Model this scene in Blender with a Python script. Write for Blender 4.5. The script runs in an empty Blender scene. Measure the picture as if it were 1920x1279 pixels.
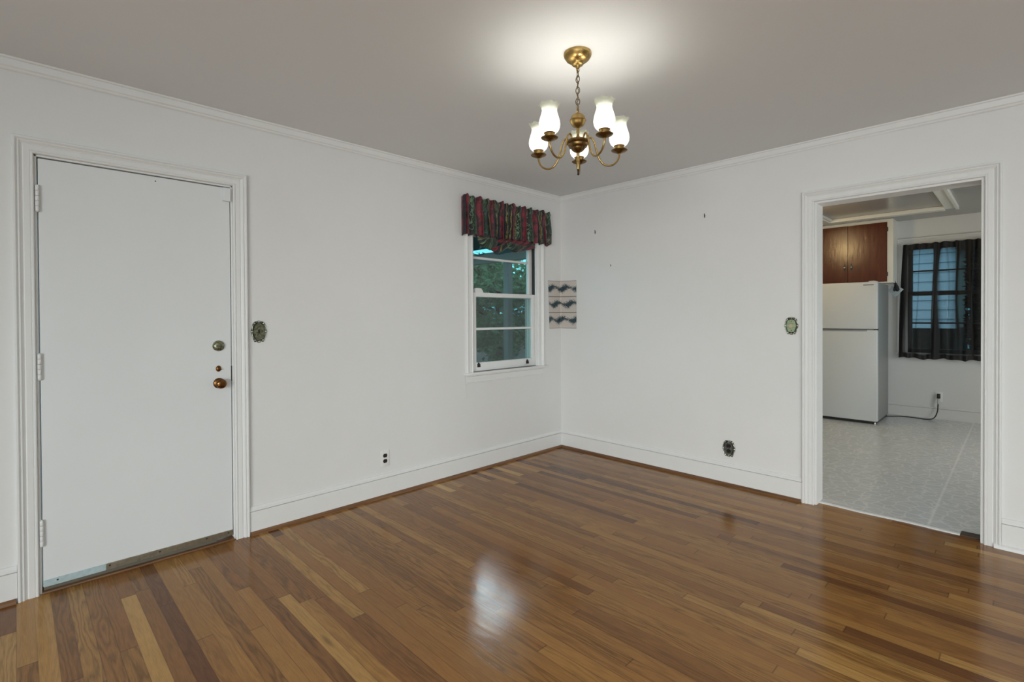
import bpy, bmesh, math, random
from mathutils import Vector, Matrix, noise
R_ = random.Random(7)
PI = math.pi
SC = bpy.context.scene
COL = SC.collection

# ------------------------------------------------------------------ camera
cam_d = bpy.data.cameras.new('camera'); cam = bpy.data.objects.new('camera', cam_d); COL.objects.link(cam)
RIGHT = Vector((0.7115414, -0.7026252, -0.0051689)); UP = Vector((0.0100210, 0.0027921, 0.9999459)); FWD = Vector((0.7025727, 0.7115547, -0.0090277))
m = Matrix((RIGHT, UP, -FWD)).transposed().to_4x4(); m.translation = (-3.86908, -3.22830, 1.28831)
cam.matrix_world = m
cam_d.sensor_width = 36; cam_d.sensor_fit = 'HORIZONTAL'; cam_d.lens = 944.77 / 1920 * 36
cam_d.shift_y = -35.93 / 1920; cam_d.clip_start = 0.02; cam_d.clip_end = 200
SC.camera = cam

# ------------------------------------------------------------------ exposure, sky, daylight fill lamps
SC.view_settings.view_transform = 'Standard'; SC.view_settings.look = 'None'
SC.view_settings.exposure = 0.0; SC.view_settings.gamma = 1; SC.view_settings.use_curve_mapping = False
w = bpy.data.worlds.new('sky'); SC.world = w; w.use_nodes = True
wn = w.node_tree; bg = wn.nodes['Background']
GLINT_DIR = tuple([0.5942, 0.6588, 0.4615])
# clear cyan low over the horizon, bright cloud higher up
tc = wn.nodes.new('ShaderNodeTexCoord'); sx = wn.nodes.new('ShaderNodeSeparateXYZ'); wn.links.new(tc.outputs['Generated'], sx.inputs[0])
cn = wn.nodes.new('ShaderNodeTexNoise'); cn.inputs['Scale'].default_value = 9.0; cn.inputs['Detail'].default_value = 4.0; wn.links.new(tc.outputs['Generated'], cn.inputs[0])
ma = wn.nodes.new('ShaderNodeMath'); ma.operation = 'MULTIPLY_ADD'; ma.inputs[1].default_value = 0.16; wn.links.new(cn.outputs[0], ma.inputs[0]); wn.links.new(sx.outputs[2], ma.inputs[2])
cr = wn.nodes.new('ShaderNodeValToRGB'); wn.links.new(ma.outputs[0], cr.inputs[0]); el = cr.color_ramp.elements
for p, c in ((0.0, (0.03, 0.10, 0.13)), (0.17, (0.045, 0.17, 0.215)), (0.24, (0.05, 0.16, 0.20)), (0.30, (0.10, 0.17, 0.20)), (0.48, (0.15, 0.19, 0.22)), (0.66, (0.15, 0.18, 0.20)), (0.80, (0.12, 0.16, 0.19))):
    e = el.new(p); e.color = (*c, 1)
el.remove(el[0]); el.remove(el[len(el) - 1])
# added bright sky patch, out of view, aimed to reflect in the oak floor
dt = wn.nodes.new('ShaderNodeVectorMath'); dt.operation = 'DOT_PRODUCT'; wn.links.new(tc.outputs['Generated'], dt.inputs[0]); dt.inputs[1].default_value = GLINT_DIR
mb = wn.nodes.new('ShaderNodeMath'); mb.operation = 'MULTIPLY_ADD'; mb.inputs[1].default_value = 0.0016; wn.links.new(cn.outputs[0], mb.inputs[0]); wn.links.new(dt.outputs['Value'], mb.inputs[2])
mr = wn.nodes.new('ShaderNodeMapRange'); mr.inputs[1].default_value = 0.9979; mr.inputs[2].default_value = 1.0002; wn.links.new(mb.outputs[0], mr.inputs[0])
mx = wn.nodes.new('ShaderNodeMix'); mx.data_type = 'RGBA'; wn.links.new(mr.outputs[0], mx.inputs[0]); wn.links.new(cr.outputs[0], mx.inputs[6]); mx.inputs[7].default_value = (5.2, 5.4, 6.1, 1)
wn.links.new(mx.outputs[2], bg.inputs['Color']); bg.inputs['Strength'].default_value = 8.0

def area(name, loc, rot, sx, sy, power, color=(1, 1, 1), spread=PI):
    l = bpy.data.lights.new(name, 'AREA'); l.shape = 'RECTANGLE'; l.size = sx; l.size_y = sy; l.energy = power; l.color = color; l.spread = spread
    o = bpy.data.objects.new(name, l); COL.objects.link(o); o.location = loc; o.rotation_euler = rot
    return o
# added daylight fill lamps at unseen made-up windows, behind camera and beside kitchen
area('fill_back', (-4.6, -6.58, 1.25), (PI / 2 - 0.42, 0, -0.72), 2.6, 1.5, 33, (1.0, 1.0, 0.98), 1.9)
area('fill_side', (-7.28, -4.5, 1.25), (PI / 2 - 0.36, 0, -PI / 2 + 0.45), 2.8, 1.5, 88, (1.0, 1.0, 0.98), 1.9)
area('fill_kitchen', (2.0, -5.28, 1.3), (PI / 2 - 0.3, 0, 0), 1.5, 1.2, 40, (1.0, 0.97, 0.935))

# ------------------------------------------------------------------ node helpers
class NT:
    def __init__(s, name):
        s.mat = bpy.data.materials.new(name); s.mat.use_nodes = True; s.t = s.mat.node_tree; s.t.nodes.clear()
        s.out = s.t.nodes.new('ShaderNodeOutputMaterial')
    def n(s, typ, props=None, **ins):
        nd = s.t.nodes.new('ShaderNode' + typ)
        for k, v in (props or {}).items(): setattr(nd, k, v)
        for k, v in ins.items():
            key = int(k[1:]) if k[0] == 'i' and k[1:].isdigit() else k.replace('_', ' ')
            s.put(nd.inputs[key], v)
        return nd
    def put(s, sock, v):
        if isinstance(v, bpy.types.NodeSocket): s.t.links.new(v, sock)
        elif isinstance(v, bpy.types.Node): s.t.links.new(v.outputs[0], sock)
        elif isinstance(v, (tuple, list)) and len(v) == 3 and sock.type == 'RGBA': sock.default_value = (*v, 1)
        else: sock.default_value = v
    def math(s, op, a, b=0.0, c=0.0): return s.n('Math', {'operation': op}, i0=a, i1=b, i2=c).outputs[0]
    def mix(s, f, a, b, bt='MIX'):
        nd = s.t.nodes.new('ShaderNodeMix'); nd.data_type = 'RGBA'; nd.blend_type = bt
        s.put(nd.inputs[0], f); s.put(nd.inputs[6], a); s.put(nd.inputs[7], b); return nd.outputs[2]
    def ramp(s, f, stops, interp='LINEAR'):
        nd = s.t.nodes.new('ShaderNodeValToRGB'); s.put(nd.inputs[0], f); cr = nd.color_ramp; cr.interpolation = interp
        while len(cr.elements) < len(stops): cr.elements.new(0.5)
        for e, (p, c) in zip(cr.elements, stops):
            e.position = p; e.color = (*c, 1) if len(c) == 3 else c
        return nd.outputs[0]
    def coords(s, kind='Object'): return s.n('TexCoord').outputs[kind]
    def noise(s, vec, scale, detail=3, rough=0.5, dist=0.0): return s.n('TexNoise', None, Vector=vec, Scale=scale, Detail=detail, Roughness=rough, Distortion=dist).outputs[0]
    def mapping(s, vec, scale=(1, 1, 1), loc=(0, 0, 0), rot=(0, 0, 0)):
        return s.n('Mapping', None, Vector=vec, Scale=scale, Location=loc, Rotation=rot).outputs[0]
    def bump(s, h, strength, dist=0.01): return s.n('Bump', None, Height=h, Strength=strength, Distance=dist).outputs[0]
    def done(s, shader):
        s.t.links.new(shader.outputs[0] if isinstance(shader, bpy.types.Node) else shader, s.out.inputs[0]); return s.mat

def lin(r, g, b): return tuple((c / 255 / 12.92) if c / 255 <= 0.04045 else ((c / 255 + 0.055) / 1.055) ** 2.4 for c in (r, g, b))

def paint(name, col, rough=0.5, mottle=0.04, scale=3.0, bump=0.05, spec=0.4):
    t = NT(name); c = t.coords()
    n1 = t.noise(c, scale, 4, 0.55)
    k = t.math('MULTIPLY_ADD', n1, 2 * mottle, 1 - mottle)
    cc = t.mix(1.0, col, t.n('CombineColor', None, Red=k, Green=k, Blue=k).outputs[0], 'MULTIPLY')
    p = t.n('BsdfPrincipled', None, Base_Color=cc, Roughness=rough, Specular_IOR_Level=spec)
    if bump: t.put(p.inputs['Normal'], t.bump(t.noise(c, 60, 3), bump, 0.004))
    return t.done(p)

def metal(name, col, rough=0.35, dirt=(0.02, 0.018, 0.012), amount=0.5, scale=60):
    t = NT(name); c = t.coords()
    f = t.ramp(t.noise(c, scale, 5, 0.6), [(0.4, (0, 0, 0)), (0.65, (1, 1, 1))])
    cc = t.mix(t.math('MULTIPLY', f, amount), col, dirt)
    return t.done(t.n('BsdfPrincipled', None, Base_Color=cc, Metallic=1.0, Roughness=t.math('MULTIPLY_ADD', f, 0.2, rough)))

def plain(name, col, rough=0.5, spec=0.5, metallic=0.0, scale=20, mottle=0.05):
    t = NT(name)
    n1 = t.noise(t.coords(), scale, 3)
    k = t.math('MULTIPLY_ADD', n1, 2 * mottle, 1 - mottle)
    cc = t.mix(1.0, col, t.n('CombineColor', None, Red=k, Green=k, Blue=k).outputs[0], 'MULTIPLY')
    return t.done(t.n('BsdfPrincipled', None, Base_Color=cc, Roughness=rough, Specular_IOR_Level=spec, Metallic=metallic))

# ------------------------------------------------------------------ materials
def wall_paint():
    t = NT('wall_paint'); c = t.coords()
    n1 = t.noise(c, 1.6, 5, 0.55); n2 = t.noise(c, 9, 4, 0.6)
    k = t.math('ADD', t.math('MULTIPLY_ADD', n1, 0.07, 0.94), t.math('MULTIPLY', n2, 0.025))
    cc = t.mix(1.0, (0.79, 0.785, 0.775), t.n('CombineColor', None, Red=k, Green=k, Blue=k).outputs[0], 'MULTIPLY')
    p = t.n('BsdfPrincipled', None, Base_Color=cc, Roughness=0.55, Specular_IOR_Level=0.3)
    t.put(p.inputs['Normal'], t.bump(t.math('ADD', t.noise(c, 45, 4), t.noise(c, 5, 3)), 0.06, 0.006))
    return t.done(p)
M_WALL = wall_paint()
M_CEIL = paint('ceiling_paint', (0.80, 0.815, 0.825), 0.7, 0.02, 1.2, 0.06, 0.2)
M_TRIM = paint('trim_paint', (0.80, 0.80, 0.79), 0.35, 0.03, 8, 0.03)
M_DOOR = paint('door_paint', (0.77, 0.785, 0.79), 0.45, 0.035, 2.2, 0.04)
M_KWALL = paint('kitchen_wall_paint', (0.68, 0.68, 0.66), 0.5, 0.03, 2.0, 0.04)
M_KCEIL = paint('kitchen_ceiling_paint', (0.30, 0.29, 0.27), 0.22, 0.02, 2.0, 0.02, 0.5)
M_KTRIM = paint('kitchen_trim_paint', (0.76, 0.75, 0.68), 0.35, 0.03, 6, 0.03)
M_BRASS = metal('antique_brass', (0.44, 0.30, 0.11), 0.27, (0.20, 0.125, 0.04), 0.55, 22)
M_BRASSD = metal('dark_brass', (0.26, 0.16, 0.06), 0.28, (0.07, 0.042, 0.016), 0.7, 60)
M_CHAIN = metal('chain_brass', (0.22, 0.15, 0.07), 0.35, (0.03, 0.022, 0.012), 0.6, 90)
M_VERDI = metal('verdigris_brass', (0.36, 0.36, 0.24), 0.33, (0.045, 0.055, 0.035), 0.9, 80)
M_VERDI_EDGE = metal('rubbed_verdigris_brass', (0.34, 0.36, 0.28), 0.25, (0.02, 0.026, 0.018), 0.95, 95)
M_VERDI_LIGHT = metal('pale_verdigris_brass', (0.48, 0.58, 0.38), 0.42, (0.16, 0.22, 0.14), 0.6, 110)
M_PATINA = metal('black_patina', (0.10, 0.115, 0.085), 0.4, (0.015, 0.018, 0.013), 0.8, 70)
M_RELIEF = metal('rubbed_relief_metal', (0.66, 0.69, 0.61), 0.2, (0.12, 0.14, 0.11), 0.6, 60)
M_PEWTER = metal('dark_pewter', (0.30, 0.33, 0.31), 0.36, (0.02, 0.025, 0.022), 0.85, 110)
M_COPPER = metal('copper_brass', (0.24, 0.115, 0.04), 0.2, (0.08, 0.03, 0.012), 0.6, 40)
M_STEEL = metal('steel', (0.6, 0.6, 0.58), 0.3, (0.3, 0.3, 0.28), 0.3, 80)
M_STRIP = metal('weathered_aluminium', (0.44, 0.40, 0.31), 0.4, (0.20, 0.17, 0.12), 0.6, 30)
M_FILM = plain('pale_blue_film', (0.45, 0.56, 0.58), 0.25, 0.5, 0, 60, 0.2)
M_BLACK = plain('black_plastic', (0.012, 0.012, 0.012), 0.4)
M_DARK = plain('dark_gap', (0.02, 0.018, 0.015), 0.8, 0.1)
M_WHITEPL = plain('white_plastic', (0.78, 0.78, 0.75), 0.35)
M_BRONZE = plain('dark_bronze', (0.05, 0.045, 0.04), 0.45, 0.5, 0.6)
M_KSASH = plain('silhouette_sash', (0.05, 0.05, 0.05), 0.5)  # sash seen as a silhouette; that darkness is put into its colour

def wood_floor():
    t = NT('oak_strip_floor'); c = t.coords(); s = t.n('SeparateXYZ', None, Vector=c); x, y = s.outputs[0], s.outputs[1]
    W = 0.057
    xr = t.math('DIVIDE', x, W); row = t.math('FLOOR', xr); u = t.math('FRACT', xr)
    w1 = t.n('TexWhiteNoise', {'noise_dimensions': '1D'}, W=row)
    wc = t.n('SeparateColor', None, Color=w1.outputs['Color'])
    L = t.math('MULTIPLY_ADD', w1.outputs['Value'], 1.4, 0.8)
    yy = t.math('DIVIDE', t.math('MULTIPLY_ADD', wc.outputs[1], 7.0, y), L)
    # irregular plank lengths: shift every joint by a per-row wobble
    pl = t.math('FLOOR', yy); v = t.math('FRACT', yy)
    idn = t.n('TexWhiteNoise', {'noise_dimensions': '2D'}, Vector=t.n('CombineXYZ', None, X=row, Y=pl).outputs[0])
    ids = t.n('SeparateColor', None, Color=idn.outputs['Color'])
    base = t.ramp(idn.outputs['Value'], [(0.0, lin(106, 68, 37)), (0.085, lin(114, 74, 41)), (0.10, lin(142, 97, 53)), (0.35, lin(156, 110, 60)), (0.6, lin(168, 122, 66)), (0.8, lin(180, 133, 73)), (0.95, lin(194, 148, 84)), (1.0, lin(210, 168, 100))])
    base = t.mix(t.math('MULTIPLY', ids.outputs[1], 0.3), base, lin(156, 101, 55))
    gx = t.math('ADD', x, t.math('MULTIPLY', ids.outputs[0], 31.0)); gy = t.math('ADD', y, t.math('MULTIPLY', ids.outputs[2], 57.0))
    gv = t.n('CombineXYZ', None, X=gx, Y=gy, Z=0.0).outputs[0]
    warp = t.noise(t.mapping(gv, (14, 1.6, 1)), 1.0, 3, 0.5)
    ph = t.math('MULTIPLY_ADD', warp, 16.0, t.math('MULTIPLY', gx, 70.0))
    ring = t.math('PINGPONG', ph, 1.0)
    ring = t.ramp(ring, [(0.0, (0, 0, 0)), (0.55, (0.65, 0.65, 0.65)), (1.0, (1, 1, 1))])
    fine = t.noise(t.mapping(gv, (420, 14, 1)), 1.0, 4, 0.6)
    fine = t.ramp(fine, [(0.35, (0, 0, 0)), (0.62, (1, 1, 1))])
    big = t.noise(t.mapping(gv, (6, 1.2, 1)), 1.0, 2)
    ringamt = t.math('MULTIPLY', t.ramp(ids.outputs[2], [(0.2, (0.25, 0.25, 0.25)), (0.9, (1, 1, 1))]), 0.40)
    dk = t.math('SUBTRACT', 1.0, t.math('ADD', t.math('MULTIPLY', ringamt, t.math('SUBTRACT', 1.0, ring)), t.math('MULTIPLY', t.math('SUBTRACT', 1.0, fine), 0.2)))
    dk = t.math('MULTIPLY', dk, t.math('MULTIPLY_ADD', big, 0.24, 0.88))
    # knots
    kn = t.n('TexVoronoi', {'feature': 'F1'}, Vector=t.mapping(gv, (7, 1.5, 1)), Scale=0.55)
    kf = t.ramp(kn.outputs['Distance'], [(0.0, (0.35, 0.35, 0.35)), (0.03, (0.55, 0.55, 0.55)), (0.06, (1, 1, 1))])
    dk = t.math('MULTIPLY', dk, kf)
    # seams
    e = t.math('MINIMUM', u, t.math('SUBTRACT', 1.0, u))
    sd = t.ramp(e, [(0.0, (0.28, 0.26, 0.24)), (0.022, (0.5, 0.48, 0.46)), (0.045, (1, 1, 1))])
    seamvar = t.math('MULTIPLY_ADD', wc.outputs[0], 0.75, 0.1)
    sd = t.mix(seamvar, (1, 1, 1), sd)
    ev = t.math('MULTIPLY', t.math('MINIMUM', v, t.math('SUBTRACT', 1.0, v)), L)
    se = t.ramp(ev, [(0.0, (0.45, 0.45, 0.45)), (0.0012, (0.55, 0.55, 0.55)), (0.002, (1, 1, 1))])
    k = t.mix(1.0, t.mix(1.0, sd, se, 'MULTIPLY'), t.n('CombineColor', None, Red=dk, Green=dk, Blue=dk).outputs[0], 'MULTIPLY')
    cc = t.mix(1.0, base, k, 'MULTIPLY')
    rough = t.math('MULTIPLY_ADD', t.noise(t.mapping(gv, (40, 8, 1)), 1.0, 3), 0.11, 0.10)
    h = t.math('ADD', t.math('MULTIPLY', t.noise(t.mapping(c, (26, 5, 1)), 1.0, 2), 1.0), t.math('MULTIPLY', fine, 0.03))
    h = t.math('ADD', h, t.math('MULTIPLY', t.math('MINIMUM', e, 0.05), 2.0))
    p = t.n('BsdfPrincipled', None, Base_Color=cc, Roughness=rough, IOR=1.35, Normal=t.bump(h, 0.13, 0.004))
    return t.done(p)
M_FLOOR = wood_floor()

def oak_trim(name, c1, c2, axis):
    t = NT(name); c = t.coords()
    sc = (4, 90, 90) if axis == 'x' else (90, 4, 90)
    f = t.noise(t.mapping(c, sc), 1.0, 4, 0.6)
    cc = t.ramp(f, [(0.3, c1), (0.7, c2)])
    return t.done(t.n('BsdfPrincipled', None, Base_Color=cc, Roughness=0.4))
M_SHOEX = oak_trim('oak_shoe_along_left_wall', lin(98, 66, 40), lin(138, 98, 63), 'x')
M_SHOEY = oak_trim('oak_shoe_along_right_wall', lin(88, 58, 34), lin(124, 86, 53), 'y')
M_THRESH = oak_trim('dark_oak_threshold', lin(90, 62, 40), lin(134, 96, 62), 'x')
M_CAB = None

def lino():
    t = NT('grey_vinyl_floor'); c = t.coords()
    wv = t.n('VectorMath', {'operation': 'ADD'}, i0=c, i1=t.n('VectorMath', {'operation': 'SCALE'}, i0=t.n('TexNoise', None, Vector=c, Scale=9.0, Detail=2.0).outputs['Color'], Scale=0.07).outputs[0]).outputs[0]
    vo = t.n('TexVoronoi', {'feature': 'DISTANCE_TO_EDGE'}, Vector=wv, Scale=13.0)
    vc = t.n('TexVoronoi', {'feature': 'F1'}, Vector=wv, Scale=13.0)
    edge = t.ramp(vo.outputs['Distance'], [(0.02, (1, 1, 1)), (0.09, (0, 0, 0))])
    cell = t.n('SeparateColor', None, Color=vc.outputs['Color']).outputs[0]
    base = t.mix(cell, (0.53, 0.55, 0.55), (0.61, 0.63, 0.63))
    base = t.mix(t.noise(c, 40, 4), base, (0.56, 0.58, 0.58))
    cc = t.mix(t.math('MULTIPLY', edge, 0.5), base, (0.80, 0.81, 0.80))
    s = t.n('SeparateXYZ', None, Vector=c)
    sd = t.math('ABSOLUTE', t.math('SUBTRACT', s.outputs[1], -2.828))
    sm = t.ramp(sd, [(0.004, (1, 1, 1)), (0.010, (0, 0, 0))])
    cc = t.mix(t.math('MULTIPLY', sm, 0.45), cc, (0.84, 0.85, 0.85))
    return t.done(t.n('BsdfPrincipled', None, Base_Color=cc, Roughness=0.25, Normal=t.bump(edge, 0.04, 0.002)))
M_LINO = lino()

def cabinet_wood():
    t = NT('varnished_plywood'); c = t.coords()
    f = t.noise(t.mapping(c, (1, 14, 1.6)), 2.0, 4, 0.55, 0.6)
    cc = t.ramp(f, [(0.3, lin(80, 30, 12)), (0.55, lin(90, 36, 14)), (0.75, lin(100, 43, 17))])
    return t.done(t.n('BsdfPrincipled', None, Base_Color=cc, Specular_IOR_Level=0.55, Roughness=t.math('MULTIPLY_ADD', f, 0.10, 0.2), Normal=t.bump(t.noise(t.mapping(c, (1, 20, 6)), 1.5, 3), 0.12, 0.01)))
M_CAB = cabinet_wood()
M_KTRIM2 = paint('kitchen_casing_paint', (0.68, 0.68, 0.66), 0.35, 0.03, 6, 0.03)
M_FRIDGE = plain('refrigerator_enamel', (0.56, 0.58, 0.585), 0.3, 0.5, 0, 300, 0.03)
M_FRIDGE_SIDE = plain('shaded_refrigerator_enamel', (0.25, 0.25, 0.24), 0.45, 0.4, 0, 300, 0.04)  # side panel gets less light; the shade is put into its colour

def glass_pane():
    t = NT('window_glass')
    g = t.n('BsdfGlossy', None, Color=(1, 1, 1), Roughness=0.02); tr = t.n('BsdfTransparent', None, Color=(0.80, 0.90, 0.88))
    return t.done(t.n('MixShader', None, i0=0.055, i1=tr.outputs[0], i2=g.outputs[0]))
M_GLASS = glass_pane()
def screen_mat():
    t = NT('insect_screen'); tr = t.n('BsdfTransparent', None, Color=(1, 1, 1)); d = t.n('BsdfDiffuse', None, Color=(0.03, 0.035, 0.035))
    return t.done(t.n('MixShader', None, i0=0.25, i1=tr.outputs[0], i2=d.outputs[0]))
M_SCREEN = screen_mat()
def curtain_mat():
    t = NT('black_sheer_fabric')
    a = t.n('Attribute', {'attribute_name': 'gather'}).outputs['Fac']
    c = t.coords()
    wv = t.noise(t.mapping(c, (1, 700, 700)), 1.0, 2)
    op = t.math('MULTIPLY_ADD', wv, 0.04, a)
    tr = t.n('BsdfTransparent', None, Color=(1, 1, 1))
    d = t.n('BsdfPrincipled', None, Base_Color=(0.014, 0.013, 0.013), Roughness=0.8)
    return t.done(t.n('MixShader', None, i0=op, i1=tr.outputs[0], i2=d.outputs[0]))
M_CURT = curtain_mat()
def opal():
    t = NT('lit_opal_glass')
    d = t.n('BsdfPrincipled', None, Base_Color=(0.92, 0.92, 0.88), Roughness=0.2, Emission_Color=(1.0, 0.97, 0.9), Emission_Strength=1.35)
    return t.done(d)
M_OPAL = opal()
def frost():
    t = NT('clear_ruffled_glass'); c = t.coords()
    d = t.n('BsdfPrincipled', None, Base_Color=(0.50, 0.52, 0.43), Roughness=0.12)
    tr = t.n('BsdfTransparent', None, Color=(0.90, 0.93, 0.84))
    tl = t.n('BsdfTranslucent', None, Color=(0.80, 0.82, 0.70))
    m1 = t.n('MixShader', None, i0=0.12, i1=d.outputs[0], i2=tl.outputs[0])
    return t.done(t.n('MixShader', None, i0=0.42, i1=m1.outputs[0], i2=tr.outputs[0]))
M_FROST = frost()

def valance_mat():
    t = NT('striped_floral_cotton')
    uv = t.n('UVMap', {'uv_map': 'cloth'}).outputs[0]
    s = t.n('SeparateXYZ', None, Vector=uv)
    wob = t.noise(t.mapping(uv, (14, 9, 1)), 1.0, 3, 0.6)
    u = t.math('FRACT', t.math('MULTIPLY_ADD', t.math('SUBTRACT', wob, 0.5), 0.16, t.math('MULTIPLY', s.outputs[0], 4.0)))
    RED = lin(112, 26, 40); NAVY = lin(22, 24, 36); GRN = lin(30, 58, 46); GOLD = lin(128, 108, 54); FOLD_DK = lin(14, 24, 22)
    st = t.ramp(u, [(0.0, RED), (0.26, NAVY), (0.35, GOLD), (0.39, FOLD_DK), (0.52, GRN), (0.66, FOLD_DK), (0.76, GOLD), (0.80, NAVY), (0.88, RED)], 'CONSTANT')  # dark stripes also stand for shade in the gaps between folds
    fl = t.noise(t.mapping(uv, (24, 15, 1)), 1.0, 4, 0.7)
    f1 = t.ramp(fl, [(0.48, (0, 0, 0)), (0.62, (1, 1, 1))])
    lighter = t.mix(1.0, st, (1.8, 2.0, 1.9), 'MULTIPLY')
    cc = t.mix(t.math('MULTIPLY', f1, 0.7), st, lighter)
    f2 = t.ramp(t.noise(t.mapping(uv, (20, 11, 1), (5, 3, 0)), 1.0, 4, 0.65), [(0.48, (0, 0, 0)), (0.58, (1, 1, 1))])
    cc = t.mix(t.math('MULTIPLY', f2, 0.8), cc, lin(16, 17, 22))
    # leaf sprigs: pale green fan strokes
    ln = t.noise(t.mapping(uv, (26, 9, 1), (2, 8, 0)), 1.0, 2, 0.5, 0.6)
    lv = t.math('ABSOLUTE', t.math('SUBTRACT', ln, 0.5))
    lf = t.math('MULTIPLY', t.ramp(lv, [(0.012, (1, 1, 1)), (0.04, (0, 0, 0))]), t.ramp(u, [(0.36, (0, 0, 0)), (0.42, (1, 1, 1)), (0.76, (0, 0, 0))]))
    cc = t.mix(t.math('MULTIPLY', lf, 0.7), cc, lin(136, 170, 130))
    return t.done(t.n('BsdfPrincipled', None, Base_Color=cc, Roughness=0.6, Sheen_Weight=0.2))
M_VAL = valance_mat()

def paper_mat():
    # three border strips, each with a running blue-green garland and dark edge lines
    t = NT('garland_border_paper')
    uv = t.n('UVMap', {'uv_map': 'paper'}).outputs[0]
    s = t.n('SeparateXYZ', None, Vector=uv); u = s.outputs[0]; v3 = t.math('MULTIPLY', s.outputs[1], 3.0)
    row = t.math('FLOOR', v3); v = t.math('FRACT', v3)
    cream = (0.62, 0.57, 0.52)
    ph = t.math('MULTIPLY_ADD', row, 2.4, t.math('MULTIPLY', u, 34.0))
    cen = t.math('MULTIPLY_ADD', t.math('SINE', ph), 0.08, 0.54)
    d = t.math('ABSOLUTE', t.math('SUBTRACT', v, cen))
    nz = t.noise(t.n('CombineXYZ', None, X=t.math('MULTIPLY', u, 95.0), Y=t.math('MULTIPLY', v3, 13.0), Z=row).outputs[0], 1.0, 5, 0.75, 1.5)
    wd = t.math('MULTIPLY_ADD', t.math('SINE', t.math('MULTIPLY_ADD', ph, 1.0, 1.9)), 0.07, 0.15)
    inside = t.math('SUBTRACT', wd, t.math('ADD', d, t.math('MULTIPLY', t.math('SUBTRACT', nz, 0.48), 1.0)))
    g = t.ramp(t.math('MULTIPLY_ADD', inside, 4.0, 0.5), [(0.40, (0, 0, 0)), (0.56, (1, 1, 1))])
    leaf = t.ramp(t.noise(t.n('CombineXYZ', None, X=t.math('MULTIPLY', u, 150.0), Y=t.math('MULTIPLY', v3, 16.0), Z=3.0).outputs[0], 1.0, 3), [(0.3, lin(26, 36, 48)), (0.5, lin(40, 62, 74)), (0.68, lin(72, 98, 102)), (0.8, lin(120, 110, 120))])
    cc = t.mix(g, cream, leaf)
    ed = t.math('MINIMUM', v, t.math('SUBTRACT', 1.0, v))
    ef = t.ramp(ed, [(0.015, (1, 1, 1)), (0.035, (0, 0, 0))])
    cc = t.mix(t.math('MULTIPLY', ef, 0.75), cc, lin(84, 62, 56))
    return t.done(t.n('BsdfPrincipled', None, Base_Color=cc, Roughness=0.45))
M_PAPER = paper_mat()

# ------------------------------------------------------------------ mesh helpers
def add_box(bm, a, b, bevel=0.0, mi=0, M=None, seg=2):
    r = bmesh.ops.create_cube(bm, size=1.0); vs = r['verts']
    cx = [(a[i] + b[i]) / 2 for i in range(3)]; s = [abs(b[i] - a[i]) for i in range(3)]
    for v in vs: v.co = Vector([v.co[i] * s[i] + cx[i] for i in range(3)])
    fs = set(f for v in vs for f in v.link_faces)
    if bevel:
        es = list(set(e for v in vs for e in v.link_edges))
        r2 = bmesh.ops.bevel(bm, geom=es, offset=bevel, segments=seg, profile=0.5, affect='EDGES', clamp_overlap=True)
        fs = set(f for f in fs if f.is_valid) | set(r2['faces']); vs = list(set(v for f in fs for v in f.verts))
    if M is not None:
        for v in vs: v.co = M @ v.co
    for f in fs: f.material_index = mi
    return vs

def frame_to(d, up=Vector((0, 0, 1))):
    d = Vector(d).normalized()
    if abs(d.dot(up)) > 0.98: up = Vector((0, 1, 0))
    x = up.cross(d).normalized(); y = d.cross(x)
    m = Matrix((x, y, d)).transposed(); return m

def add_lathe(bm, prof, origin=(0, 0, 0), axis=(0, 0, 1), seg=32, mi=0, cap=True, smooth=True):
    F = frame_to(axis); o = Vector(origin); rings = []
    for r, h in prof:
        if r < 1e-6: rings.append([bm.verts.new(o + F @ Vector((0, 0, h)))])
        else: rings.append([bm.verts.new(o + F @ Vector((r * math.cos(2 * PI * k / seg), r * math.sin(2 * PI * k / seg), h))) for k in range(seg)])
    for A, B in zip(rings, rings[1:]):
        for k in range(seg):
            k2 = (k + 1) % seg
            if len(A) == 1 and len(B) == 1: continue
            if len(A) == 1: f = bm.faces.new((A[0], B[k2], B[k]))
            elif len(B) == 1: f = bm.faces.new((A[k], A[k2], B[0]))
            else: f = bm.faces.new((A[k], A[k2], B[k2], B[k]))
            f.material_index = mi; f.smooth = smooth
    if cap:
        for r in (rings[0], rings[-1]):
            if len(r) > 2: f = bm.faces.new(r); f.material_index = mi
    return rings

def add_tube(bm, pts, rad, seg=10, mi=0, closed=False, flat=1.0):
    pts = [Vector(p) for p in pts]; n = len(pts); rings = []; up = None
    for i, p in enumerate(pts):
        if closed: d = pts[(i + 1) % n] - pts[i - 1]
        else: d = pts[min(i + 1, n - 1)] - pts[max(i - 1, 0)]
        d.normalize()
        if up is None: up = Vector((0, 0, 1)) if abs(d.z) < 0.9 else Vector((1, 0, 0))
        x = up.cross(d)
        if x.length < 1e-5: x = Vector((1, 0, 0)).cross(d)
        x.normalize(); y = d.cross(x); up = y
        r = rad[i] if isinstance(rad, (list, tuple)) else rad
        rings.append([bm.verts.new(p + x * (r * math.cos(2 * PI * k / seg)) + y * (r * flat * math.sin(2 * PI * k / seg))) for k in range(seg)])
    pairs = list(zip(rings, rings[1:])) + ([(rings[-1], rings[0])] if closed else [])
    for A, B in pairs:
        for k in range(seg):
            k2 = (k + 1) % seg; f = bm.faces.new((A[k], A[k2], B[k2], B[k])); f.smooth = True; f.material_index = mi
    if not closed:
        for r in (rings[0], rings[-1]): f = bm.faces.new(r); f.material_index = mi
    return rings

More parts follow.
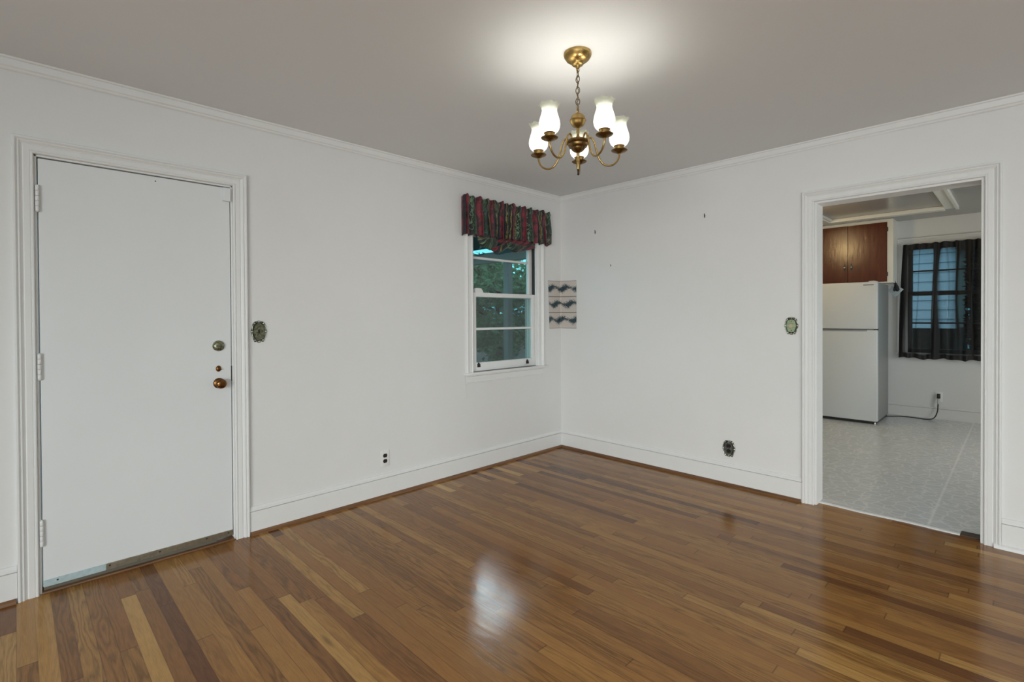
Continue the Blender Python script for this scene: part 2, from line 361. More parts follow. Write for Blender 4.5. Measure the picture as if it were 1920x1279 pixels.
def add_prism(bm, outline, depth, M, mi=0, bevel=0.0):
    """outline (u,v) extruded from 0 to depth along local z; M maps local to world"""
    lo = [bm.verts.new(M @ Vector((u, v, 0))) for u, v in outline]
    hi = [bm.verts.new(M @ Vector((u * (1 - bevel), v * (1 - bevel), depth))) for u, v in outline]
    n = len(outline)
    fs = [bm.faces.new(lo[::-1]), bm.faces.new(hi)] + [bm.faces.new((lo[k], lo[(k + 1) % n], hi[(k + 1) % n], hi[k])) for k in range(n)]
    for f in fs: f.material_index = mi
    return fs

def add_sweep(bm, stations, prof, closed_prof=True, mi=0):
    """stations: list of (origin, out_dir, normal_dir); prof: (u along out_dir, v along normal_dir)"""
    rings = [[bm.verts.new(Vector(o) + Vector(ou) * u + Vector(nv) * v) for u, v in prof] for o, ou, nv in stations]
    n = len(prof)
    for A, B in zip(rings, rings[1:]):
        for k in range(n if closed_prof else n - 1):
            k2 = (k + 1) % n; f = bm.faces.new((A[k], A[k2], B[k2], B[k])); f.material_index = mi
    for r in (rings[0], rings[-1]): f = bm.faces.new(r); f.material_index = mi

ROOT = {}
def finish(bm):
    bmesh.ops.recalc_face_normals(bm, faces=bm.faces[:])
def obj(name, bm, mats, parent=None, base=None, smooth=None, recalc=True):
    if recalc: finish(bm)
    me = bpy.data.meshes.new(name)
    o = bpy.data.objects.new(name, me); COL.objects.link(o)
    if parent is not None:
        b = ROOT[parent.name]; ROOT[o.name] = b; o.parent = parent
    else:
        b = Vector(base) if base is not None else Vector((0, 0, 0)); ROOT[o.name] = b; o.location = b
    if b.length: bmesh.ops.translate(bm, verts=bm.verts[:], vec=-b)
    if smooth: 
        for f in bm.faces: f.smooth = True
    bm.to_mesh(me); bm.free()
    if smooth and smooth is not True: me.set_sharp_from_angle(angle=math.radians(smooth))
    for mt in (mats if isinstance(mats, (list, tuple)) else [mats]): me.materials.append(mt)
    return o
def tag(o, label, cat, group=None):
    o['label'] = label; o['category'] = cat
    if group: o['group'] = group
    return o
def thing(name, label, cat, base, group=None):
    o = bpy.data.objects.new(name, None); COL.objects.link(o); o.location = base; o.empty_display_size = 0.05
    ROOT[o.name] = Vector(base); return tag(o, label, cat, group)
def struct(name, bm, mats, label=None, parent=None, smooth=None):
    o = obj(name, bm, mats, parent, smooth=smooth)
    if parent is None: o['kind'] = 'structure'
    if label: o['label'] = label
    return o
def box_obj(name, a, b, mat, parent=None, bevel=0.0, **k):
    bm = bmesh.new(); add_box(bm, a, b, bevel); return obj(name, bm, mat, parent, **k)
B = bmesh.new

# ------------------------------------------------------------------ room shell
H = 2.477; TH = 0.13
DXL, DXR, DH = -3.785, -2.975, 2.045          # door opening (left wall)
WXL, WXR, WZB, WZT = -1.147, -0.345, 0.83, 2.04  # window opening (left wall)
OYL, OYR, OH = -2.250, -3.065, 2.046          # doorway (right wall)
X0, Y0 = -7.2, -6.5                            # walls behind the camera
KX, KY0, KY1 = 4.24, -5.2, 0.3                 # kitchen
G = 0.014                                       # jamb reveal

bm = B(); add_box(bm, (X0, Y0, -0.15), (0.075, 0.0 + TH, 0.0))
struct('floor', bm, M_FLOOR, 'glossy brown oak strip floor')
bm = B(); add_box(bm, (0.0755, KY0, -0.15), (KX + 0.1, KY1, 0.006))
struct('floor.001', bm, M_LINO, 'grey patterned vinyl floor of the kitchen')
bm = B(); add_box(bm, (X0, Y0, H), (0.0, TH, H + 0.15)); struct('ceiling', bm, M_CEIL, 'off-white plaster ceiling of the dining room')
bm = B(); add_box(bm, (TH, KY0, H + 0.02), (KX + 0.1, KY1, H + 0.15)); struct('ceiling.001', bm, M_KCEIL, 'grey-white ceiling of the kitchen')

def wall_with_holes(name, mat, axis, p0, p1, lo, hi, z0, z1, holes, label=None):
    """axis 'x': wall runs along x between lo..hi, thickness p0..p1 in y; holes (a,b,za,zb)"""
    bm = B()
    def put(a, b, za, zb):
        if b - a < 1e-4 or zb - za < 1e-4: return
        if axis == 'x': add_box(bm, (a, p0, za), (b, p1, zb))
        else: add_box(bm, (p0, a, za), (p1, b, zb))
    cur = lo
    for a, b, za, zb in sorted(holes):
        put(cur, a, z0, z1); put(a, b, z0, za); put(a, b, zb, z1); cur = b
    put(cur, hi, z0, z1)
    bmesh.ops.remove_doubles(bm, verts=bm.verts[:], dist=1e-5)
    return struct(name, bm, mat, label)
wall_with_holes('wall_left', M_WALL, 'x', 0.0, TH, X0 - 0.1, TH, -0.15, H + 0.1, [(DXL - G, DXR + G, -0.15, DH + G), (WXL, WXR, WZB, WZT)], 'white plaster wall with the flush door and the window')
wall_with_holes('wall_right', [M_WALL], 'y', 0.0, TH, Y0 - 0.1, -0.0005, -0.15, H + 0.1, [(OYR - G, OYL + G, -0.15, OH + G)], 'white plaster wall with the doorway to the kitchen')
wall_with_holes('wall_back', M_WALL, 'x', Y0 - 0.1, Y0, X0 - 0.1, 0.0, -0.15, H + 0.1, [(-6.0, -3.2, 0.6, 2.1)], 'wall behind the camera with a wide window added for the fill lamp')
wall_with_holes('wall_side', M_WALL, 'y', X0 - 0.1, X0, Y0, 0.0, -0.15, H + 0.1, [(-6.0, -3.0, 0.6, 2.1)], 'side wall beyond the camera with a window added for the fill lamp')
KWY0, KWY1, KWZ0, KWZ1 = -3.30, -2.185, 0.815, 2.175   # kitchen window opening
wall_with_holes('wall_kitchen', M_KWALL, 'y', KX, KX + 0.1, KY0, KY1, -0.15, H + 0.15, [(KWY0, KWY1, KWZ0, KWZ1)], 'off-white far wall of the kitchen with a window')
bm = B(); add_box(bm, (TH, KY1, -0.15), (KX + 0.1, KY1 + 0.1, H + 0.15)); struct('wall_kitchen_left', bm, M_KWALL)
wall_with_holes('wall_kitchen_near', M_KWALL, 'x', KY0 - 0.1, KY0, TH, KX + 0.1, -0.15, H + 0.15, [(1.25, 2.75, 0.7, 1.9)])

# ceiling battens of the kitchen
bm = B()
for a, b in (((3.45, -2.62, H - 0.022), (3.56, 0.0, H + 0.02)), ((0.5, -2.72, H - 0.004), (3.56, -2.62, H + 0.02)), ((0.5, -1.52, H - 0.022), (3.45, -1.42, H + 0.02))): add_box(bm, a, b, 0.004)
add_box(bm, (0.5, -2.735, H - 0.018), (3.585, -2.705, H + 0.02), 0.004); add_box(bm, (0.5, -1.545, H - 0.012), (3.45, -1.52, H + 0.02), 0.003)
struct('trim_kitchen_ceiling', bm, M_KTRIM, 'painted battens framing the kitchen ceiling')

# crown moulding
CR = [(0, 0), (0, -0.056), (0.006, -0.058), (0.010, -0.052), (0.010, -0.046), (0.016, -0.040), (0.020, -0.012), (0.026, -0.008), (0.026, 0)]
bm = B()
add_sweep(bm, [((X0, 0, H), (0, -1, 0), (0, 0, 1)), ((0, 0, H), (-1, -1, 0), (0, 0, 1)), ((0, Y0, H), (-1, 0, 0), (0, 0, 1))], CR)
struct('trim_crown', bm, M_TRIM, 'narrow white crown moulding under the ceiling', smooth=30)

# baseboards: board + cap moulding, oak shoe at the floor
BB = [(0, 0.0), (0.014, 0.0), (0.014, 0.1365), (0.004, 0.138), (0.004, 0.1398), (0.017, 0.1415), (0.016, 0.152), (0.010, 0.158), (0.006, 0.166), (0, 0.167)]
SH = [(0.013, 0.0), (0.031, 0.0), (0.030, 0.008), (0.026, 0.015), (0.019, 0.019), (0.013, 0.020)]
CW = 0.072
cas_l, cas_r = DXL - G - CW, DXR + G + CW
bm = B(); add_sweep(bm, [((X0, 0, 0), (0, -1, 0), (0, 0, 1)), ((cas_l - 0.001, 0, 0), (0, -1, 0), (0, 0, 1))], BB)
add_sweep(bm, [((cas_r + 0.001, 0, 0), (0, -1, 0), (0, 0, 1)), ((0, 0, 0), (-1, -1, 0), (0, 0, 1))], BB)
struct('baseboard_left', bm, M_TRIM, 'tall white baseboard along the left wall', smooth=30)
kc_l, kc_r = OYL + G + CW, OYR - G - CW
bm = B(); add_sweep(bm, [((0, 0, 0), (-1, -1, 0), (0, 0, 1)), ((0, kc_l + 0.001, 0), (-1, 0, 0), (0, 0, 1))], BB)
add_sweep(bm, [((0, kc_r - 0.001, 0), (-1, 0, 0), (0, 0, 1)), ((0, Y0, 0), (-1, 0, 0), (0, 0, 1))], BB)
struct('baseboard_right', bm, M_TRIM, 'tall white baseboard along the right wall', smooth=30)
bm = B(); add_sweep(bm, [((X0, 0, 0), (0, -1, 0), (0, 0, 1)), ((cas_l - 0.004, 0, 0), (0, -1, 0), (0, 0, 1))], SH)
add_sweep(bm, [((cas_r + 0.004, 0, 0), (0, -1, 0), (0, 0, 1)), ((0, 0, 0), (-1, -1, 0), (0, 0, 1))], SH)
struct('trim_shoe_left', bm, M_SHOEX, 'oak shoe moulding along the left wall', smooth=40)
bm = B(); add_sweep(bm, [((0, 0, 0), (-1, -1, 0), (0, 0, 1)), ((0, kc_l + 0.006, 0), (-1, 0, 0), (0, 0, 1))], SH)
struct('trim_shoe_right', bm, M_SHOEY, 'oak shoe moulding between the corner and the doorway', smooth=40)
bm = B(); add_sweep(bm, [((0, kc_r + 0.03, 0), (-1, 0, 0), (0, 0, 1)), ((0, Y0, 0), (-1, 0, 0), (0, 0, 1))], [(u + 0.0, v * 1.15) for u, v in SH])
struct('trim_shoe_white', bm, M_TRIM, 'white shoe moulding right of the doorway', smooth=40)

# door and doorway casings
CAS = [(0, 0), (0, 0.013), (0.004, 0.017), (0.009, 0.017), (0.012, 0.012), (0.015, 0.0145), (0.034, 0.016), (0.038, 0.012), (0.043, 0.015), (0.050, 0.022), (0.054, 0.022), (0.056, 0.018), (0.059, 0.023), (0.063, 0.026), (0.069, 0.026), (0.072, 0.022), (0.072, 0)]
def casing(bm, wall, a, b, top, z0=0.0, prof=CAS):
    if wall == 'A':
        N = (0, -1, 0); P = lambda t, z: (t, 0, z); o = lambda s, z: (s, 0, z)
    else:
        N = (-1, 0, 0); P = lambda t, z: (0, t, z); o = lambda s, z: (0, s, z)
    s = -1 if a < b else 1
    add_sweep(bm, [(P(a, z0), o(s, 0), N), (P(a, top), o(s, 1), N), (P(b, top), o(-s, 1), N), (P(b, z0), o(-s, 0), N)], prof)
bm = B(); casing(bm, 'A', DXL - G, DXR + G, DH + G, 0.0); struct('trim_1', bm, M_TRIM, 'white moulded casing around the flush door', smooth=25)
bm = B()   # jamb of the door
for a, b in (((DXL - G, 0.0, 0), (DXL - 0.004, TH, DH + G)), ((DXR + 0.004, 0.0, 0), (DXR + G, TH, DH + G)), ((DXL - G, 0.0, DH + 0.004), (DXR + G, TH, DH + G))): add_box(bm, a, b, 0.002)
for a, b in (((DXL - 0.004, 0.055, 0), (DXL + 0.012, TH, DH)), ((DXR - 0.012, 0.055, 0), (DXR + 0.004, TH, DH)), ((DXL, 0.055, DH - 0.012), (DXR, TH, DH + 0.004))): add_box(bm, a, b)
struct('trim_2', bm, M_TRIM, 'white door jamb')
bm = B(); casing(bm, 'B', OYL + G, OYR - G, OH + G, 0.0); struct('trim_3', bm, M_TRIM, 'white moulded casing around the kitchen doorway', smooth=25)
bm = B()
for a, b in (((-0.002, OYL, 0), (TH + 0.012, OYL + G, OH + G)), ((-0.002, OYR - G, 0), (TH + 0.012, OYR, OH + G)), ((-0.002, OYR, OH), (TH + 0.012, OYL, OH + G))): add_box(bm, a, b, 0.002)
struct('trim_4', bm, M_TRIM, 'white jamb of the kitchen doorway')
# kitchen side casing
bm = B()
for a, b in (((TH, OYL + 0.01, 0), (TH + 0.02, OYL + 0.09, OH + 0.09)), ((TH, OYR - 0.09, 0), (TH + 0.02, OYR - 0.01, OH + 0.09)), ((TH, OYR - 0.01, OH + 0.01), (TH + 0.02, OYL + 0.01, OH + 0.09))): add_box(bm, a, b, 0.003)
struct('trim_5', bm, M_KTRIM)
# vinyl edge strip in the doorway and the bare dark notch beside it
bm = B()
pts = [(0.072 + 0.01 * math.sin(k * 1.3), OYL + (-2.975 - OYL) * k / 12) for k in range(13)]
lo = []
for k, (x, y) in enumerate(pts):
    a = 0.052 + 0.005 * math.sin(k * 0.9 + 1)
    lo.append([bm.verts.new((a, y, 0.0)), bm.verts.new((a + 0.002, y, 0.005)), bm.verts.new((a + 0.013, y, 0.009)), bm.verts.new((a + 0.022, y, 0.009)), bm.verts.new((a + 0.022, y, 0.0))])
for A_, B_ in zip(lo, lo[1:]):
    for k in range(5): bm.faces.new((A_[k], A_[(k + 1) % 5], B_[(k + 1) % 5], B_[k]))
bm.faces.new(lo[0]); bm.faces.new(lo[-1])
struct('trim_6', bm, plain('white_vinyl_edge', (0.7, 0.71, 0.7), 0.4), 'white edge strip where the vinyl meets the oak floor')
bm = B(); add_box(bm, (0.045, OYR, -0.001), (0.12, -2.978, 0.0085), 0.002)
struct('trim_7', bm, oak_trim('old_dark_subfloor', lin(40, 28, 20), lin(92, 66, 46), 'y'), 'bare dark wood patch at the doorway')

# ------------------------------------------------------------------ flush door (door_1)
bm = B(); add_box(bm, (DXL, 0.002, 0.0305), (DXR, 0.047, DH - 0.002), 0.002)
door = struct('door_1', bm, M_DOOR, 'flush white slab door with brass knob and deadbolt')
door['category'] = 'door'
for k, zc in enumerate((1.854, 1.068, 0.287)):
    bm = B()
    for j in range(5):
        z0 = zc - 0.06 + j * 0.024
        add_lathe(bm, [(0.0068, z0 + 0.0006), (0.0075, z0 + 0.0015), (0.0075, z0 + 0.0225), (0.0068, z0 + 0.0234)], (DXL - 0.003, -0.0075, 0), seg=14)
    add_lathe(bm, [(0.001, zc - 0.064), (0.005, zc - 0.062), (0.006, zc - 0.06)], (DXL - 0.003, -0.0075, 0), seg=12)
    add_lathe(bm, [(0.006, zc + 0.06), (0.005, zc + 0.062), (0.001, zc + 0.064)], (DXL - 0.003, -0.0075, 0), seg=12)
    add_box(bm, (DXL - 0.012, -0.002, zc - 0.06), (DXL + 0.008, 0.003, zc + 0.06))
    obj('hinge', bm, M_TRIM, door, smooth=40)
# deadbolt: round rose with key cylinder
bm = B(); c = (-3.0397, 0.002, 1.134)
add_lathe(bm, [(0.0, 0.026), (0.011, 0.026), (0.0125, 0.024), (0.013, 0.018), (0.0225, 0.016), (0.027, 0.012), (0.029, 0.007), (0.0305, 0.004), (0.031, 0.0)], c, (0, -1, 0), 36)
db = obj('deadbolt', bm, M_VERDI, door, smooth=50); db['label'] = 'greenish brass deadbolt rose'
bm = B(); add_box(bm, (c[0] - 0.0012, -0.0255, c[2] - 0.006), (c[0] + 0.0012, -0.0235, c[2] + 0.004)); obj('keyhole', bm, M_BLACK, db)
bm = B(); c = (-3.0409, 0.002, 1.003)
add_lathe(bm, [(0.0, 0.007), (0.008, 0.007), (0.0125, 0.005), (0.014, 0.0)], c, (0, -1, 0), 24)
for v in bm.verts: v.co.z = c[2] + (v.co.z - c[2]) * 1.25
tt = obj('thumb_turn', bm, M_COPPER, door, smooth=50)
bm = B(); M_ = Matrix.Translation((c[0], -0.006, c[2])) @ Matrix.Rotation(math.radians(20), 4, 'Y')
add_lathe(bm, [(0.004, 0), (0.0035, 0.008), (0.0, 0.0085)], (c[0], -0.004, c[2]), (0, -1, 0), 12)
add_box(bm, (-0.007, -0.007, -0.0025), (0.015, 0.001, 0.0025), 0.001, M=M_); obj('turn_lever', bm, M_COPPER, tt, smooth=40)
bm = B(); c = (-3.0389, 0.002, 0.920)
add_lathe(bm, [(0.0, 0.011), (0.012, 0.011), (0.016, 0.009), (0.024, 0.006), (0.029, 0.003), (0.030, 0.0)], c, (0, -1, 0), 36)
rose = obj('knob_rose', bm, M_COPPER, door, smooth=50)
bm = B(); add_lathe(bm, [(0.0, 0.060), (0.012, 0.0597), (0.020, 0.058), (0.0255, 0.053), (0.0275, 0.046), (0.026, 0.038), (0.020, 0.031), (0.013, 0.026), (0.0105, 0.020), (0.011, 0.010)], c, (0, -1, 0), 40)
kb = obj('doorknob', bm, M_COPPER, door, smooth=60); kb['label'] = 'round coppery brass doorknob'
bm = B(); add_box(bm, (DXR - 0.0015, -0.0005, 0.928), (DXR + 0.004, 0.004, 1.015), 0.0005); obj('strike_plate', bm, M_BRONZE, door)
# bottom sweep: metal strip in two lengths with screws, and rubber lip
bm = B(); add_box(bm, (DXL + 0.002, -0.004, 0.030), (-3.555, 0.003, 0.061), 0.001)
sw = obj('door_sweep', bm, M_FILM, door); sw['label'] = 'bluish film-covered left end of the metal door sweep'
bm = B(); add_box(bm, (-3.555, -0.004, 0.030), (DXR - 0.002, 0.003, 0.061), 0.001)
sw2 = obj('door_sweep', bm, M_STRIP, door); sw2['label'] = 'weathered metal door sweep'
for x in (-3.735, -3.54, -3.33, -3.11, -3.0):
    bm = B(); add_lathe(bm, [(0.0, 0.0025), (0.003, 0.002), (0.0042, 0.0)], (x, -0.004, 0.050), (0, -1, 0), 12); obj('screw', bm, M_BRONZE, sw if x < -3.555 else sw2)
bm = B(); add_box(bm, (DXL + 0.002, -0.003, 0.016), (-3.06, 0.004, 0.030)); obj('sweep_lip', bm, plain('grey_rubber', (0.13, 0.12, 0.09), 0.7), door)
bm = B(); add_lathe(bm, [(0.0, 0.0008), (0.003, 0.0006), (0.0035, 0.0)], (-3.3302, 0.002, 2.02), (0, -1, 0), 12); obj('screw_hole', bm, M_BLACK, door)
# white contact sensor at the top corner
bm = B(); add_box(bm, (-3.014, -0.020, 1.964), (DXR + 0.0, 0.003, 2.040), 0.002); cs = obj('contact_sensor', bm, M_DOOR, door, smooth=30)
# threshold under the door
bm = B()
TP = [(0.0, 0.0), (-0.012, 0.0), (-0.014, 0.004), (-0.012, 0.010), (-0.004, 0.012), (0.02, 0.016), (0.05, 0.016), (0.06, 0.0)]
rings = [[bm.verts.new((x, y, z)) for y, z in TP] for x in (DXL - 0.004, DXR + 0.004)]
for k in range(len(TP)): bm.faces.new((rings[0][k], rings[0][(k + 1) % len(TP)], rings[1][(k + 1) % len(TP)], rings[1][k]))
bm.faces.new(rings[0]); bm.faces.new(rings[1]); struct('trim_8', bm, M_THRESH, 'dark oak threshold under the flush door', smooth=30)

# ------------------------------------------------------------------ dining window (window_1)
win = thing('window_1', 'white double-hung sash window beside the corner', 'window', ((WXL + WXR) / 2, 0, WZB)); win['kind'] = 'structure'
WCAS = [(0, 0), (0, 0.011), (0.005, 0.015), (0.010, 0.015), (0.013, 0.012), (0.040, 0.014), (0.046, 0.013), (0.052, 0.020), (0.058, 0.020), (0.062, 0.025), (0.072, 0.026), (0.078, 0.022), (0.078, 0)]
bm = B(); casing(bm, 'A', WXL, WXR, WZT, WZB, WCAS); obj('window_casing', bm, M_TRIM, win, smooth=25)
bm = B()  # jambs with parting stops
for a, b in (((WXL - 0.001, 0.0, WZB), (WXL + 0.006, TH + 0.01, WZT)), ((WXR - 0.006, 0.0, WZB), (WXR + 0.001, TH + 0.01, WZT)), ((WXL, 0.0, WZT - 0.006), (WXR, TH + 0.01, WZT + 0.001)),
             ((WXL, 0.002, WZB), (WXL + 0.016, 0.016, WZT)), ((WXR - 0.016, 0.002, WZB), (WXR, 0.016, WZT)), ((WXR - 0.012, 0.050, 1.46), (WXR, 0.058, WZT)), ((WXL, 0.050, 1.46), (WXL + 0.012, 0.058, WZT))): add_box(bm, a, b, 0.001)
obj('window_jamb', bm, M_TRIM, win)
bm = B()  # dark balance channel beside the upper sash
add_box(bm, (WXR - 0.022, 0.018, 1.50), (WXR - 0.0065, 0.047, WZT - 0.01)); add_box(bm, (WXL + 0.0065, 0.018, 1.50), (WXL + 0.020, 0.047, WZT - 0.01))
obj('sash_channel', bm, plain('dark_sash_channel', (0.03, 0.03, 0.028), 0.6), win)
bm = B(); add_box(bm, (WXL - 0.098, -0.042, WZB - 0.020), (WXR + 0.112, 0.03, WZB), 0.004)
obj('window_stool', bm, M_TRIM, win, smooth=30)
bm = B(); AP = [(0, 0), (0.010, 0.0), (0.014, -0.01), (0.014, -0.04), (0.018, -0.05), (0.020, -0.062), (0.012, -0.070), (0, -0.070)]
AP = [(0, -0.0), (0.020, -0.0), (0.020, -0.008), (0.012, -0.014), (0.011, -0.052), (0.015, -0.058), (0.013, -0.068), (0, -0.070)]
add_sweep(bm, [((WXL - 0.072, 0, WZB - 0.02), (0, -1, 0), (0, 0, 1)), ((WXR + 0.062, 0, WZB - 0.02), (0, -1, 0), (0, 0, 1))], AP)
obj('window_apron', bm, M_TRIM, win, smooth=25)
def sash(name, y0, y1, zb, zt, xl, xr, stile, rail_b, rail_t, zm, parent):
    bm = B()
    add_box(bm, (xl, y0, zb), (xl + stile, y1, zt), 0.003); add_box(bm, (xr - stile, y0, zb), (xr, y1, zt), 0.003)
    add_box(bm, (xl + stile - 0.003, y0, zb), (xr - stile + 0.003, y1, zb + rail_b), 0.003); add_box(bm, (xl + stile - 0.003, y0, zt - rail_t), (xr - stile + 0.003, y1, zt), 0.003)
    s = obj(name, bm, M_TRIM, parent, smooth=30)
    bm = B(); add_box(bm, (xl + stile - 0.004, y0 + 0.004, zm - 0.010), (xr - stile + 0.004, y1 - 0.004, zm + 0.010), 0.004); obj('muntin', bm, M_TRIM, s, smooth=30)
    bm = B(); ym = (y0 + y1) / 2; add_box(bm, (xl + stile - 0.003, ym - 0.0015, zb + rail_b - 0.003), (xr - stile + 0.003, ym + 0.0015, zt - rail_t + 0.003)); obj('glass_pane', bm, M_GLASS, s)
    return s
ls = sash('lower_sash', 0.017, 0.047, WZB + 0.002, 1.50, WXL + 0.008, WXR - 0.008, 0.05, 0.072, 0.036, 1.19, win)
us = sash('upper_sash', 0.059, 0.089, 1.462, WZT - 0.008, WXL + 0.008, WXR - 0.008, 0.05, 0.036, 0.05, 1.80, win)
for x, z in ((-1.0676, 0.886), (-0.4705, 0.876)):
    bm = B(); add_box(bm, (x - 0.014, 0.006, z - 0.020), (x + 0.014, 0.018, z + 0.008), 0.003); add_lathe(bm, [(0.0, 0.010), (0.006, 0.010), (0.008, 0.004), (0.008, 0.0)], (x, 0.018, z + 0.012), (0, -1, 0), 14)
    add_box(bm, (x - 0.010, -0.002, z - 0.016), (x + 0.010, 0.010, z - 0.010), 0.002)
    o = obj('sash_lift', bm, M_BRONZE, ls, smooth=40); o['label'] = 'dark bronze sash lift'
bm = B(); add_lathe(bm, [(0.0, 0.014), (0.010, 0.013), (0.016, 0.008), (0.017, 0.0)], (-0.806, 0.034, 1.50), (0, 0, 1), 18); add_box(bm, (-0.832, 0.024, 1.502), (-0.772, 0.044, 1.510), 0.003); add_box(bm, (-0.845, 0.026, 1.508), (-0.80, 0.034, 1.520), 0.003)
obj('sash_lock', bm, M_BRONZE, ls, smooth=40)
bm = B(); add_prism(bm, [(-0.045, 0), (0.048, 0), (0.040, 0.018), (0.022, 0.038), (-0.030, 0.040), (-0.045, 0.03)], 0.022, Matrix(((1, 0, 0, -1.050), (0, 0, 1, 0.022), (0, 1, 0, 1.4995), (0, 0, 0, 1)))); o = obj('sash_bracket', bm, M_TRIM, ls)
bm = B(); add_box(bm, (WXL + 0.03, 0.105, WZB + 0.04), (WXR - 0.03, 0.107, 1.47)); obj('insect_screen', bm, M_SCREEN, win)
bm = B()
for a, b in (((WXL, 0.10, WZB), (WXL + 0.03, TH, 1.5)), ((WXR - 0.03, 0.10, WZB), (WXR, TH, 1.5)), ((WXL, 0.10, 1.47), (WXR, TH, 1.5)), ((WXL, 0.10, WZB), (WXR, TH, WZB + 0.04))): add_box(bm, a, b)
obj('screen_frame', bm, M_TRIM, win)
# thin cable below the stool's left end
bm = B(); add_tube(bm, [(-1.231, -0.004, WZB - 0.02), (-1.230, -0.0045, 0.74), (-1.2305, -0.004, 0.66), (-1.231, -0.006, 0.635), (-1.238, -0.009, 0.626), (-1.236, -0.010, 0.622)], 0.0028, 8)
tag(obj('wire', bm, M_WALL, None, base=(-1.231, -0.004, 0.622)), 'thin white wire hanging down the wall under the left end of the window stool', 'wire')

# ------------------------------------------------------------------ valance over the window
def cloth(name, cols, rows, fn, mat, parent=None, base=None, uvname='cloth', uvfn=None, thick=0.0025, attr=None):
    bm = B(); uvl = bm.loops.layers.uv.new(uvname)
    fl = bm.verts.layers.float.new('gather') if attr else None
    g = []
    for i in range(cols + 1):
        c_ = []
        for j in range(rows + 1):
            v = bm.verts.new(fn(i / cols, j / rows)); 
            if fl: v[fl] = attr(i / cols, j / rows)
            c_.append(v)
        g.append(c_)
    for i in range(cols):
        for j in range(rows):
            f = bm.faces.new((g[i][j], g[i][j + 1], g[i + 1][j + 1], g[i + 1][j])); f.smooth = True
            for l, (a, b) in zip(f.loops, ((i, j), (i, j + 1), (i + 1, j + 1), (i + 1, j))): l[uvl].uv = uvfn(a / cols, b / rows) if uvfn else (a / cols, b / rows)
    o = obj(name, bm, mat, parent, base=base, recalc=False)
    if thick:
        md = o.modifiers.new('solid', 'SOLIDIFY'); md.thickness = thick; md.offset = 0
    return o
val = thing('window_valance', 'striped burgundy, green and gold gathered valance hung over the small window', 'valance', (-0.77, -0.07, 1.96))
VL, VR = -1.258, -0.222
FOLDS = [0]; r2 = random.Random(3)
while FOLDS[-1] < 1: FOLDS.append(FOLDS[-1] + r2.uniform(0.055, 0.10))
def fold_phase(u):
    for k in range(len(FOLDS) - 1):
        if u <= FOLDS[k + 1]: return k + (u - FOLDS[k]) / (FOLDS[k + 1] - FOLDS[k])
    return len(FOLDS) - 1
def val_pt(u, v):       # u along, v down
    ph = fold_phase(u) * 2 * PI
    gather = 0.35 + 0.65 * min(1, max(0, (v - 0.12) / 0.5)) if v > 0.12 else 0.35
    amp = 0.028 * gather
    x = VL + (VR - VL) * u + 0.007 * gather * math.sin(ph * 2 + 1.0) + 0.020 * (v - 0.4) * math.sin(u * 9)
    y = -0.050 - amp * math.sin(ph) - 0.004 * math.sin(u * 37 + v * 5)
    top = 2.288 + 0.006 * math.sin(ph) + 0.005 * math.sin(u * 51)
    bot = 1.966 + 0.008 * math.sin(ph + 0.7) + 0.010 * u
    z = top + (bot - top) * v
    y -= 0.010 * math.exp(-((v - 0.10) / 0.05) ** 2)   # rod pocket
    if u < 0.02: y += (0.02 - u) / 0.02 * 0.012
    return (x, y, z)
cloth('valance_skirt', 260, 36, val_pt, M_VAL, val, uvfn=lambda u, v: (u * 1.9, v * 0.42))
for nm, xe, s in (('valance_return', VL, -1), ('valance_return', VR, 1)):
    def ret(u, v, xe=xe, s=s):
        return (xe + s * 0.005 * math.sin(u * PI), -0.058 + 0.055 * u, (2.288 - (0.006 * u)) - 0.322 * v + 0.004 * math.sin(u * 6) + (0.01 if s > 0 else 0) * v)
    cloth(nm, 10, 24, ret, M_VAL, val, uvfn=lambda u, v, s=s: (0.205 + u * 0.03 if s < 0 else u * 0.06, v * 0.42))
bm = B(); add_tube(bm, [(VL + 0.004, -0.006, 2.255), (VL + 0.004, -0.020, 2.255), (VL + 0.02, -0.026, 2.255), (VR - 0.02, -0.026, 2.255), (VR - 0.004, -0.020, 2.255), (VR - 0.004, -0.006, 2.255)], 0.006, 8); obj('curtain_rod', bm, M_WHITEPL, val)
# the crumpled under-layer hanging below the skirt
def swag(pts, rads, seed, squash=0.6, us=0.0):
    bm = B(); uvl = bm.loops.layers.uv.new('cloth')
    N = 40; P = []; Rr = []
    for i in range(N + 1):
        t = i / N * (len(pts) - 1); k = min(int(t), len(pts) - 2); f = t - k
        p0, p1, p2, p3 = [Vector(pts[max(0, min(len(pts) - 1, k + q))]) for q in (-1, 0, 1, 2)]
        P.append(0.5 * ((2 * p1) + (-p0 + p2) * f + (2 * p0 - 5 * p1 + 4 * p2 - p3) * f * f + (-p0 + 3 * p1 - 3 * p2 + p3) * f ** 3))
        Rr.append(rads[k] + (rads[k + 1] - rads[k]) * f)
    rings = add_tube(bm, P, Rr, 28, flat=1.0)
    for i, rg in enumerate(rings):
        for k, v in enumerate(rg):
            d = v.co - P[i]; n_ = noise.noise(Vector((i * 0.16 + seed * 9, k * 0.6, seed))) + 0.7 * math.sin(k / 28 * 2 * PI * 4 + i * 0.22 + seed)
            v.co = P[i] + Vector((d.x, d.y * squash, d.z)) * (1 + 0.22 * n_)
    bm.verts.index_update()
    idx = {v: (i / N, k / 28) for i, rg in enumerate(rings) for k, v in enumerate(rg)}
    for f in bm.faces:
        for l in f.loops: a, b = idx[l.vert]; l[uvl].uv = (us + a * 0.16 + b * 0.1, b * 0.35 + a)
    return obj('valance_underlayer', bm, M_VAL, val)
